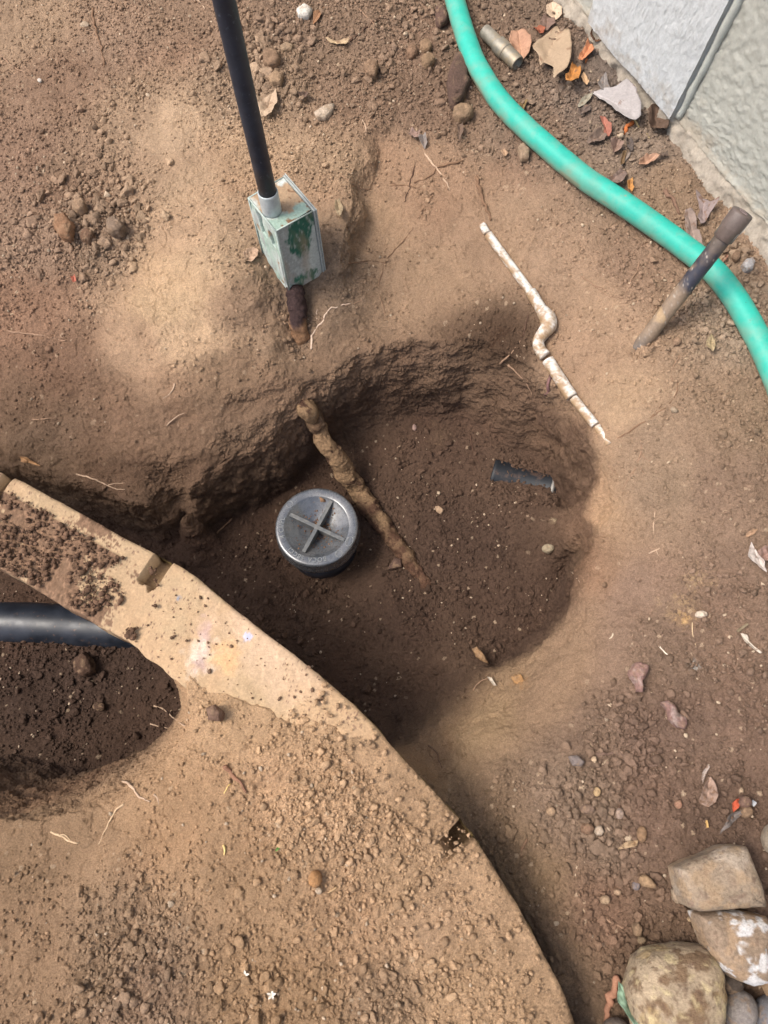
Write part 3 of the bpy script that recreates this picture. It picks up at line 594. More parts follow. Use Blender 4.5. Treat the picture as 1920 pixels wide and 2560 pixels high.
tag(CURB, 'pale concrete garden curb running diagonally over the trench, with two notches and soil crusted on it', 'curb')
# crumbs on the curb
r_ = np.random.RandomState(55); i0, i1 = cat_i(-250, 1090), cat_i(470, 1430)
k = r_.randint(i0, i1, 2600); u = .018 + .082 * r_.rand(2600) ** .8; p = DENS[k] + DNL[k] * u[:, None]
ok = fbm(p[:, 0], p[:, 1], p[:, 0] * 0, .03, 3, 320) > -.25 + .4 * (k > i1 - 120) - .2 * (u > .05); p = p[ok]
rad = .0011 + .0035 * r_.rand(len(p)) ** 4; p[:, 2] = .003 + rad * .4
cc = np.array(s2l((116, 90, 72))) * r_.uniform(.6, 1.3, (len(p), 1))
k = r_.randint(i1, cat_i(860, 1736), 130); u = r_.rand(130) * .1; p2 = DENS[k] + DNL[k] * u[:, None]; rad2 = .0008 + .002 * r_.rand(130) ** 3; p2[:, 2] = rad2 * .4 + .0005
cc2 = np.array(s2l((130, 104, 84))) * r_.uniform(.6, 1.5, (130, 1))
k = r_.randint(cat_i(800, 1690), cat_i(1435, 2560), 1300); u = r_.rand(1300) * .1 + .002; p3 = DENS[k] + DNL[k] * u[:, None]; rad3 = .0008 + .0035 * r_.rand(1300) ** 5; p3[:, 2] = rad3 * .3 + .004
cc3 = samp(CTOP, p3[:, 0], p3[:, 1])[:, :3] * r_.uniform(.7, 1.15, (1300, 1))
parts.append(blobs(np.vstack([p, p2, p3]), np.hstack([rad, rad2, rad3]), np.vstack([cc, cc2, cc3]), 1, 9))
V = []; Fc = []; Cc = []; o = 0
for v, f, c in parts: V.append(v); Fc.append(f + o); Cc.append(c); o += len(v)
cr = mesh('soil_crumbs', np.vstack(V), np.vstack(Fc), M['crumb'], col=np.clip(np.vstack(Cc), .005, .8))
tag(cr, 'loose brown soil crumbs and clods scattered over the dug ground', 'soil crumbs', None, 'stuff')

# ------------------------------------------------------------------ house wall
WA, WB = P(1485, 51, .03), P(1920, 560, .03); WD = (WB - WA); WD[2] = 0; WLEN = np.linalg.norm(WD); WD /= WLEN
WN = np.array([WD[1], -WD[0], 0]);
if np.dot(WN, -WA) < 0: WN = -WN           # facing the hole
def wp(px, py, off=0):                      # point of the wall plane seen there, as (along, up)
    d = ray(px, py); o_ = np.array([0, 0, H]); q = WA + WN * off
    t = np.dot(q - o_, WN) / np.dot(d, WN); p = o_ + d * t
    return np.dot(p - WA, WD), p[2]
def wall_sheet(name, s0f, s1f, z0f, z1, nu, nv, off, mt, parent, dispf, colf, thick=.05):
    v = np.linspace(0, 1, nv); u = np.linspace(0, 1, nu); U_, V_ = np.meshgrid(u, v)
    zt = V_ ** 1.5; S = None
    # s limits depend on height, z lower limit on s
    z = zt; s0 = s0f; s1 = s1f
    Zr = zt * z1; S = s0(Zr) + (s1(Zr) - s0(Zr)) * U_; zl = z0f(S); Zr = zl + (z1 - zl) * zt
    S = s0(Zr) + (s1(Zr) - s0(Zr)) * U_
    D = off + dispf(S, Zr)
    pos = WA[None, None] * np.array([1, 1, 0]) + WD * S[..., None] + WN * D[..., None]; pos[..., 2] = Zr
    back = pos.copy(); back -= WN * (D[..., None] - off + thick)
    r, c = S.shape; Vt = np.vstack([pos.reshape(-1, 3), back.reshape(-1, 3)]); g = grid_faces(r, c); n = r * c
    rim = [(i, i + 1) for i in range(c - 1)] + [((r - 1) * c + i, (r - 1) * c + i + 1) for i in range(c - 1)] + [(i * c, (i + 1) * c) for i in range(r - 1)] + [(i * c + c - 1, (i + 1) * c + c - 1) for i in range(r - 1)]
    Fq = np.vstack([g, g[:, ::-1] + n, np.array([(a, b, b + n, a + n) for a, b in rim])])
    cl = colf(S, Zr); cl = np.vstack([cl.reshape(-1, 3)] * 2)
    return mesh(name, Vt, Fq, mt, parent, col=cl)
hw = empty('house_wall', WA * [1, 1, 0])
tag(hw, 'pale painted house wall with a rough board and stucco above a concrete footing', 'wall')
ls0, lz0 = wp(1485, 51); ls1, lz1 = wp(1498, 0); rs0, rz0 = wp(1684, 277, .012); rs1, rz1 = wp(1822, 0, .012)
kr = (rs1 - rs0) / (rz1 - rz0)
white = np.array(s2l((182, 184, 184))); cream = np.array(s2l((164, 163, 154)))
def bd(S, Z):
    s_ = S - kr * Z
    g = fbm(s_ + fbm(S, Z, S * 0, .01, 3, 400) * .002, Z * .38, S * 0, .0030, 4, 401, .65); g = np.where(g > .05, g, g * .3)
    return g * .0013 * (1 + fbm(S, Z, S * 0, .05, 2, 402)) + fbm(S, Z, S * 0, .01, 3, 403) * .0008
def bc(S, Z):
    c = np.ones(S.shape + (3,)) * white; s_ = S - kr * Z
    c *= (1 + .10 * fbm(s_, Z * .15, S * 0, .004, 3, 405))[..., None]
    m = np.clip((.05 - (Z - .03)) / .03 * .3 + fbm(S, Z, S * 0, .012, 4, 406) * .9 - .35, 0, 1)[..., None]; m[Z > .11] *= .0
    m2 = np.clip((.075 - Z) / .06 + fbm(S, Z, S * 0, .02, 5, 407, .65) * 1.3 - .3, 0, 1)[..., None] * .45; c = c * (1 - m2) + m2 * np.array(s2l((150, 132, 110)))
    return c * (1 - m) + m * np.array(s2l((140, 128, 112)))
zb = lambda S: .030 + fbm(S, S * 0, S * 0, .03, 4, 411) * .004
wall_sheet('trim_board', lambda Z: ls0 + 0 * Z, lambda Z: rs0 + kr * (Z - rz0), zb, 1.9, 260, 420, .012, M['wall'], hw, bd, bc, .012)
def stu(S, Z):
    a = fbm(S, Z, S * 0, .008, 5, 421, .68); b = fbm(S, Z, S * 0 + 4, .004, 3, 422)
    lip = np.exp(-((Z - .03) / .006) ** 2) * .003
    return np.clip(a, -.02, .2) * .006 + b * .0008 + lip
def stc(S, Z):
    c = np.ones(S.shape + (3,)) * cream * (1 + .08 * fbm(S, Z, S * 0, .02, 4, 431))[..., None]
    m = np.clip(.75 - (Z - .03) / .02 + fbm(S, Z, S * 0, .012, 4, 432), 0, 1)[..., None] * .6
    m2 = np.clip((.08 - Z) / .06 + fbm(S, Z, S * 0, .02, 5, 433, .65) * 1.3 - .3, 0, 1)[..., None] * .45; c = c * (1 - m2) + m2 * np.array(s2l((150, 132, 110)))
    return c * (1 - m) + m * np.array(s2l((150, 138, 120)))
zs = lambda S: .030 + fbm(S, S * 0, S * 0, .04, 4, 441) * .007
wall_sheet('stucco', lambda Z: rs0 + .010 + kr * (Z - rz0), lambda Z: 2.6 + 0 * Z, zs, 1.9, 900, 420, .0, M['wall'], hw, stu, stc, .03)
wall_sheet('stucco', lambda Z: -1.8 + 0 * Z, lambda Z: ls0 - .002 + 0 * Z, zs, 1.9, 420, 300, .0, M['wall'], hw, stu, stc, .03)
# sealant bead in the corner of board and stucco
zz = np.linspace(.035, 1.9, 260); ss = rs0 + .006 + kr * (zz - rz0) + fbm(zz, zz * 0, zz * 0, .03, 3, 5) * .002
bp = WA * [1, 1, 0] + WD * ss[:, None] + WN * (.002); bp[:, 2] = zz
v, f = tube(bp, .0055 + fbm(zz, zz * 0, zz * 0, .02, 3, 8) * .0015, 12, .0008, .008, 4)
mesh('sealant_bead', v, f, M['wall'], hw, col=np.ones((len(v), 3)) * np.array(s2l((176, 178, 170))))
def ftd(S, Z): return .004 + (.034 - Z) * .35 + fbm(S, Z, S * 0, .02, 5, 451, .6) * .011
def ftc(S, Z): return np.ones(S.shape + (3,)) * np.array(s2l((158, 148, 134))) * (1 + .3 * fbm(S, Z, S * 0, .012, 4, 452))[..., None]
wall_sheet('footing', lambda Z: -1.8 + 0 * Z, lambda Z: 2.6 + 0 * Z, lambda S: -.06 + 0 * S, .033, 1400, 46, -.004, M['curb'], hw, ftd, ftc, .1)
#@@OBJECTS
# ------------------------------------------------------------------ picking places on the bumpy soil
def hitf(px, py, lift=0.0):
    d = ray(px, py); zz = np.linspace(.10, -.40, 1000); t = (zz - H) / d[2]
    x, y = d[0] * t, d[1] * t; h = fz(x, y); k = int(np.argmax(zz <= h + lift))
    if k == 0: k = int(np.argmin(abs(zz - h)))
    return np.array([x[k], y[k], zz[k]])
def nrm(p, e=.012):
    n = np.array([gz(p[0] - e, p[1]) - gz(p[0] + e, p[1]), gz(p[0], p[1] - e) - gz(p[0], p[1] + e), 2 * e]); return n / np.linalg.norm(n)
ZO = {'a': (2.9625, 1160, 60), 'b': (4.366, 1540, 460), 'c': (1.728, 0, 0), 'd': (1.728, 960, 0), 'e': (1.728, 0, 640), 'f': (1.728, 960, 640), 'g': (1.728, 0, 1280),
      'h': (1.728, 960, 1280), 'i': (1.728, 0, 1920), 'j': (1.728, 960, 1920), 'k': (4.425, 560, 400), 'l': (2.457, 1600, 1250), 'm': (3.77, 1480, 2060), 'n': (3.456, 820, 300),
      'o': (3.687, 1180, 540), 'q': (4.097, 740, 960), 'r': (6.144, 1180, 1120), 'p': (1, 0, 0)}
def zo(k, pts): s, x0, y0 = ZO[k]; return [(x0 + x / s, y0 + y / s) for x, y in pts]

# ------------------------------------------------------------------ leaves
def flake(kind, label, cat, view, poly, rgb, lift=.003, curl=.004, axis_=None, group=None, seed=0, spots=.15, name=None):
    curl *= 1.6
    pts = zo(view, poly); cx, cy = np.mean(pts, 0); c0 = hitf(cx, cy); n = nrm(c0)
    n = n * .75 + np.array([0, 0, .25]); n /= np.linalg.norm(n); base = c0 + n * lift
    def pl(px, py):
        d = ray(px, py); o_ = np.array([0, 0, H]); return o_ + d * (np.dot(base - o_, n) / np.dot(d, n))
    W = np.array([pl(*p) for p in pts]); K = 56
    Wc = np.vstack([W, W[:1]]); L = np.r_[0, np.cumsum(np.linalg.norm(np.diff(Wc, axis=0), axis=1))]
    s = np.linspace(0, L[-1], K, endpoint=False); B = np.stack([np.interp(s, L, Wc[:, i]) for i in range(3)], -1)
    B = B * .8 + .1 * (np.roll(B, 1, 0) + np.roll(B, -1, 0)); ctr = B.mean(0)
    size = np.linalg.norm(B - ctr, axis=1).max()
    rr = np.linspace(0, 1, 12)[1:]; V = [ctr[None]]
    for r in rr: V.append(ctr + (B - ctr) * r)
    V = np.vstack(V)
    jag = fbm(V[:, 0], V[:, 1], V[:, 2], size * .12, 3, seed + 5) * size * .10
    q = V - ctr; rad = np.linalg.norm(q, axis=1) / size
    V = V + q * (jag / size * rad ** 3)[:, None]
    if axis_ is None:
        u_, s_, vt = np.linalg.svd(B - ctr, full_matrices=False); ax = vt[0]; a0 = ctr
    else:
        a_, b_ = [pl(*p) for p in zo(view, axis_)]; ax = (b_ - a_) / np.linalg.norm(b_ - a_); a0 = a_
    side = np.cross(n, ax); dd = (V - a0) @ side; al = (V - a0) @ ax
    h = curl * (np.abs(dd) / size) ** 1.3 * 2.0 + curl * .5 * (al / size) ** 2 + fbm(V[:, 0], V[:, 1], V[:, 2], size * .5, 3, seed) * curl * .9 + lift * .2
    h += np.exp(-(dd / .0012) ** 2) * -.0006
    V = V + n * h[:, None]
    g = fz(V[:, 0], V[:, 1]); V[:, 2] = np.maximum(V[:, 2], g + .0008)
    top = V; bot = V - n * .0007; N1 = len(V); Fc = []
    for j in range(K): Fc.append([0, 1 + j, 1 + (j + 1) % K])
    for r in range(len(rr) - 1):
        a, b = 1 + r * K, 1 + (r + 1) * K
        for j in range(K): k = (j + 1) % K; Fc.append([a + j, b + j, b + k, a + k])
    o = 1 + (len(rr) - 1) * K
    Fb = [[i + N1 for i in f[::-1]] for f in Fc]; rim = [[o + j, o + j + N1, o + (j + 1) % K + N1, o + (j + 1) % K] for j in range(K)]
    lc = np.array(s2l(rgb)) * .76; c = np.ones((N1, 3)) * (lc * .9 + .1 * lc.mean()) * (1 + .18 * fbm(V[:, 0], V[:, 1], V[:, 2], size * .4, 4, seed + 3))[:, None]
    sidev = np.abs(((al * .9 - np.abs(dd) * .8) / (size * .16)) % 1 - .5) * 2
    c *= (1 - .08 * (sidev > .86) * (size > .018))[:, None]
    c = np.where((np.abs(dd) < .0009)[:, None] & (size > .014), c * 1.25, c)
    m = (fbm(V[:, 0], V[:, 1], V[:, 2], size * .16, 4, seed + 4) > .42 - spots)[:, None] * .7; c = c * (1 - m) + m * np.array(s2l((112, 84, 64)))
    c = np.vstack([c, c * .9])
    ob = mesh(name or kind, np.vstack([top, bot]), Fc + Fb + rim, M['leaf'], col=np.clip(c, .01, .9))
    tag(ob, label, cat, group); return ob
LV = 'dead leaves and leaf scraps on the soil'
LEAVES = [
('large tan dry leaf with a straight midrib lying beside the threaded pipe fitting', 'a', [(690,10),(722,52),(775,60),(790,180),(780,300),(745,405),(650,500),(632,490),(690,420),(665,350),(590,320),(555,358),(545,262),(490,235),(540,150),(620,70)], (178,152,122), .006, .006, [(705,40),(600,300)]),
('rounded pinkish tan leaf touching the threaded pipe fitting', 'a', [(345,90),(400,60),(450,75),(490,120),(495,170),(480,230),(430,290),(410,260),(350,210),(328,150)], (186,140,110), .005, .005, None),
('small pale round leaf scrap nearest the top of the wall footing', 'd', [(700,30),(730,15),(765,40),(768,70),(740,92),(700,70)], (208,180,150), .004, .002, None),
('dull brown leaf tucked behind the top of the large tan leaf', 'd', [(670,110),(690,72),(735,90),(738,118),(690,135)], (128,102,88), .003, .003, None),
('small reddish scrap just left of the top of the large tan leaf', 'a', [(515,35),(560,30),(600,55),(575,90),(530,75)], (162,92,62), .003, .004, None),
('glossy amber curled leaf at the lower right of the large tan leaf', 'a', [(800,285),(860,310),(855,400),(830,480),(790,522),(735,500),(735,460),(770,390)], (188,124,52), .005, .007, [(830,300),(765,515)]),
('torn orange leaf strip running up from the amber leaf', 'a', [(905,150),(950,165),(955,220),(910,245),(870,300),(840,290),(850,240),(880,195)], (196,128,84), .005, .005, None),
('dark brown curled leaf end leaning on the wall footing', 'a', [(970,50),(1010,60),(1025,110),(1010,165),(960,160),(915,135),(930,90)], (104,72,50), .007, .006, None),
('tiny orange chip under the dark curled leaf end', 'a', [(1003,195),(1018,180),(1034,186),(1030,205),(1010,216)], (196,124,72), .002, .001, None),
('tiny orange chip beside the torn orange strip', 'a', [(895,275),(910,252),(918,262),(900,295)], (196,124,72), .002, .001, None),
('small pale tan triangular scrap right of the amber leaf', 'a', [(885,360),(905,385),(925,440),(912,456),(880,432),(860,405)], (204,164,120), .003, .002, None),
('big pale grey torn leaf with a yellow stem near the wall corner', 'a', [(925,478),(1000,500),(1080,512),(1130,500),(1190,470),(1250,560),(1285,650),(1292,745),(1240,770),(1190,745),(1120,690),(1050,600),(985,535)], (168,160,156), .006, .006, [(940,485),(1290,760)]),
('dark grey leaf scrap on top of the pale torn leaf', 'a', [(985,455),(1045,370),(1060,430),(1080,495),(1060,510),(1005,492)], (128,119,112), .009, .003, None),
('little grey green oval leaf left of the pale torn leaf', 'a', [(842,605),(870,560),(905,525),(955,520),(935,560),(880,610),(850,620)], (150,142,122), .003, .002, None),
('flat greyish brown scrap below the little grey green leaf', 'a', [(840,650),(890,612),(940,615),(930,655),(870,680)], (108,92,82), .003, .002, None),
('reddish leaf curling beneath the pale torn leaf', 'a', [(1000,700),(1040,695),(1085,760),(1090,810),(1060,862),(1030,815),(1035,760)], (164,102,82), .004, .005, None),
('crumpled brown leaf below the reddish curling leaf', 'a', [(900,890),(940,835),(1010,800),(1050,850),(1030,885),(960,902)], (124,104,90), .004, .005, None),
('dark brown curled leaf wedged against the wall corner', 'a', [(1345,680),(1380,640),(1440,620),(1488,700),(1500,795),(1470,830),(1370,790),(1340,740)], (104,82,66), .006, .008, None),
('elongated pinkish tan leaf between the hose and the wall', 'a', [(1288,1030),(1340,985),(1430,975),(1440,1000),(1400,1035),(1300,1060)], (178,138,110), .004, .004, None),
('small grey brown leaf touching the elongated pinkish tan leaf', 'a', [(1435,975),(1500,962),(1515,988),(1450,1003)], (122,104,90), .003, .003, None),
('grey brown veined leaf resting against the upper side of the green hose', 'a', [(1040,1170),(1110,1130),(1150,1080),(1200,1080),(1205,1120),(1170,1190),(1120,1240)], (134,112,100), .005, .004, [(1190,1085),(1070,1190)]),
('small amber chip right of the veined leaf by the hose', 'a', [(1202,1180),(1245,1148),(1256,1220),(1240,1252),(1218,1225)], (200,142,72), .004, .003, None),
('small olive leaf poking out from the upper edge of the hose', 'a', [(395,600),(450,575),(470,578),(435,655)], (136,112,70), .004, .003, None),
('dark olive shred in the little heap above the hose', 'a', [(1170,960),(1200,950),(1182,1050),(1150,1065)], (112,88,58), .004, .004, None),
('pale brown crumpled shred in the little heap above the hose', 'a', [(1070,900),(1130,875),(1175,905),(1150,960),(1090,960)], (150,122,106), .004, .005, None),
('dark grey shred at the right of the little heap above the hose', 'a', [(1195,860),(1225,840),(1255,880),(1245,950),(1205,930)], (100,88,80), .004, .004, None),
('small tan leaf on the soil left of the hose bend', 'a', [(270,945),(300,928),(326,968),(302,992)], (180,145,112), .003, .002, None),
('grey arrow shaped leaf near the wall behind the riser pipe', 'b', [(845,100),(900,120),(960,170),(1010,220),(1100,200),(1080,255),(1020,330),(960,450),(905,468),(870,400),(905,300),(885,200)], (148,130,124), .005, .005, None),
('curved grey brown leaf against the hose beside the riser pipe', 'b', [(740,315),(800,285),(850,330),(880,450),(905,580),(945,722),(860,692),(765,600),(735,480)], (150,130,118), .008, .006, None),
('tan diamond shaped leaf on the soil inside the hose curve', 'b', [(1040,1630),(1075,1700),(1075,1790),(1035,1862),(965,1800),(972,1730)], (166,146,110), .004, .003, [(1040,1635),(1035,1855)]),
('small reddish brown sliver right of the riser pipe', 'b', [(1105,880),(1150,830),(1215,768),(1222,800),(1160,872)], (152,112,88), .004, .003, None),
('pale curled oak leaf behind the black conduit', 'c', [(1110,440),(1160,425),(1195,398),(1202,450),(1172,510),(1130,512)], (188,160,130), .005, .006, None),
('dark brown leaf scrap right of the curled oak leaf', 'c', [(1290,412),(1325,398),(1337,420),(1302,442)], (106,84,70), .003, .003, None),
('slim straw coloured leaf near the top of the soil shelf', 'c', [(1405,170),(1450,176),(1512,172),(1495,196),(1430,188)], (190,162,124), .003, .003, None),
('orange brown scrap beside the white pebble at the top', 'c', [(1355,60),(1400,35),(1378,90),(1352,112)], (150,108,74), .003, .003, None),
('oval pinkish tan leaf left of the metal box', 'k', [(210,1050),(260,990),(340,975),(382,1010),(370,1080),(310,1140),(240,1122)], (188,154,124), .003, .002, None),
('narrow olive tan leaf on the crumbling edge right of the metal box', 'k', [(1230,450),(1282,440),(1330,560),(1312,680),(1270,660),(1230,545)], (156,136,104), .004, .004, [(1255,450),(1295,670)]),
('tiny brick red chip on the reddish slope at the left', 'e', [(306,92),(325,82),(331,110),(315,114)], (188,105,80), .003, .001, None),
('thin curved orange brown leaf above the left end of the curb', 'e', [(88,865),(120,868),(178,908),(130,896),(96,888)], (166,124,82), .004, .004, None),
('folded pale grey leaf near the right edge of the picture', 'l', [(685,255),(710,320),(750,390),(750,472),(705,415),(645,365)], (190,176,166), .004, .006, [(685,258),(750,470)]),
('pinkish leaf partly under soil beside the folded pale leaf', 'l', [(712,320),(760,287),(830,290),(830,370),(742,382)], (158,124,110), .004, .003, None),
('faint orange leaf scrap above the folded pale leaf', 'l', [(648,212),(690,182),(725,178),(700,210),(655,232)], (172,136,104), .002, .002, None),
('tan leaf with dark blotches right of the gravelly patch', 'l', [(335,1850),(380,1760),(430,1700),(462,1740),(466,1800),(440,1860),(390,1886),(348,1870)], (158,130,112), .004, .004, [(440,1690),(385,1880)]),
('slim pale leaf above the tan blotched leaf', 'l', [(378,1680),(412,1622),(424,1640),(400,1690),(382,1745)], (166,150,138), .004, .003, None),
('bright orange red chip near the two quarried rocks', 'l', [(563,1862),(590,1835),(628,1833),(600,1890),(570,1917)], (186,78,42), .004, .002, None),
('split dark grey leaf below the orange red chip', 'l', [(480,2052),(540,1935),(625,1900),(645,1897),(590,1965),(545,2000),(500,2032)], (108,98,92), .005, .005, None),
('small whitish flake beside the orange red chip', 'l', [(675,1862),(690,1840),(712,1860),(697,1884)], (184,186,188), .004, .001, None),
('short grey wood chip on the right hand soil', 'l', [(590,800),(655,755),(668,765),(605,814)], (132,116, 90), .003, .001, None),
('pale shredded leaf below the grey wood chip', 'l', [(613,820),(655,830),(672,872),(747,942),(735,944),(672,900),(640,870)], (186,172,154), .003, .003, None),
('tiny yellow husk on the soil above the quarried rocks', 'l', [(400,1972),(411,1958),(422,2012),(408,2014)], (198,160,96), .003, .001, None),
('pale straw scrap near the lower rim of the hole', 'h', [(445,712),(465,715),(488,752),(475,752)], (196,180,158), .003, .002, None),
('dry straw coloured leaf left of the oval brown cobble', 'm', [(235,240),(320,165),(438,148),(420,205),(330,228)], (172,144,108), .004, .004, None),
('small pinkish leaf scrap in the litter above the shallow upper hole', 'n', [(690,140),(725,85),(780,130),(800,100),(780,175),(735,160)], (152,124,110), .004, .003, None),
('small grey leaf scrap hanging just above the shallow upper hole', 'n', [(780,165),(845,130),(860,210),(835,255),(800,200)], (140,128,120), .005, .003, None),
('narrow brown leaf by the hose above the shallow upper hole', 'n', [(1110,60),(1165,50),(1172,110),(1140,180),(1115,160),(1125,110)], (112,90,74), .005, .004, None),
('orange brown leaf scrap low on the right beside the hose end', 'p', [(1904,948),(1922,965),(1934,985),(1912,975)], (176,124,92), .003, .001, None),
]
for i, (lb, vw, poly, rgb, lift, curl, ax) in enumerate(LEAVES):
    kind = 'leaf' if not any(w_ in lb for w_ in ('scrap', 'chip', 'shred', 'flake', 'husk', 'sliver', 'strip')) else 'leaf_scrap'
    ct = 'leaf' if kind == 'leaf' else 'leaf scrap'
    if 'wood chip' in lb: kind, ct = 'wood_chip', 'wood chip'
    ob = flake(kind, lb, ct, vw, poly, rgb, lift, curl, ax, LV, seed=500 + i * 7, spots=.26 if 'blotch' in lb else .06)
gl = flake('green_leaf', 'smooth pale green pointed leaf beside the yellow mottled boulder', 'leaf', 'm', [(245,1475),(330,1570),(400,1700),(445,1850),(440,1905),(380,1892),(330,1830),(270,1720),(215,1650)], (142,172,142), .022, .006, [(245,1480),(430,1890)], seed=900, spots=-.5)
gs = flake('seedling_leaf', 'tiny bright green blade on the lower left soil', 'seedling', 'i', [(1188,358),(1198,342),(1216,334),(1208,348),(1195,360)], (110,150,70), .004, .001, None, seed=905, spots=-.5)

# ------------------------------------------------------------------ roots, twigs and stalks lying on or out of the soil
def strand(name, label, cat, view, pts, rr, rgb, lift=.6, group=None, end=.45, branch=(), seed=0):
    def path(q):
        q = np.array(zo(view, q)); n = max(8, int(np.linalg.norm(np.diff(q, axis=0), axis=1).sum() / 5)); n = min(n, 90)
        q3 = catmull(np.c_[q, np.zeros(len(q))], n)
        W = np.array([hitf(a, b) for a, b in q3[:, :2]])
        for _ in range(3): W[1:-1] = W[1:-1] * .4 + .3 * (W[:-2] + W[2:])
        W[:, 2] = W[:, 2] + rr * lift
        W += np.stack([fbm(W[:, 0], W[:, 1], W[:, 2] + k * 3, .008, 2, seed + k) for k in range(3)], -1) * rr * 1.6
        return W
    def tb(W, r0): return tube(W, r0 * np.linspace(1, end, len(W)) * (1 + .25 * vn(np.arange(len(W)) * .5, np.zeros(len(W)), np.zeros(len(W)), seed)), 8)
    ps = [tb(path(pts), rr)] + [tb(path(b), rr * .6) for b in branch]
    V, Fc = join(*ps); c = np.ones((len(V), 3)) * np.array(s2l(rgb)) * (1 + .25 * fbm(V[:, 0], V[:, 1], V[:, 2], .012, 3, seed))[:, None]
    ob = mesh(name, V, Fc, M['twig'], col=np.clip(c, .01, .9)); tag(ob, label, cat, group); return ob
RG = 'thin roots and twigs on the dug soil'
PALE, BRN, DRK, MID = (176,150,126), (120,94,74), (84,64,52), (146,118,96)
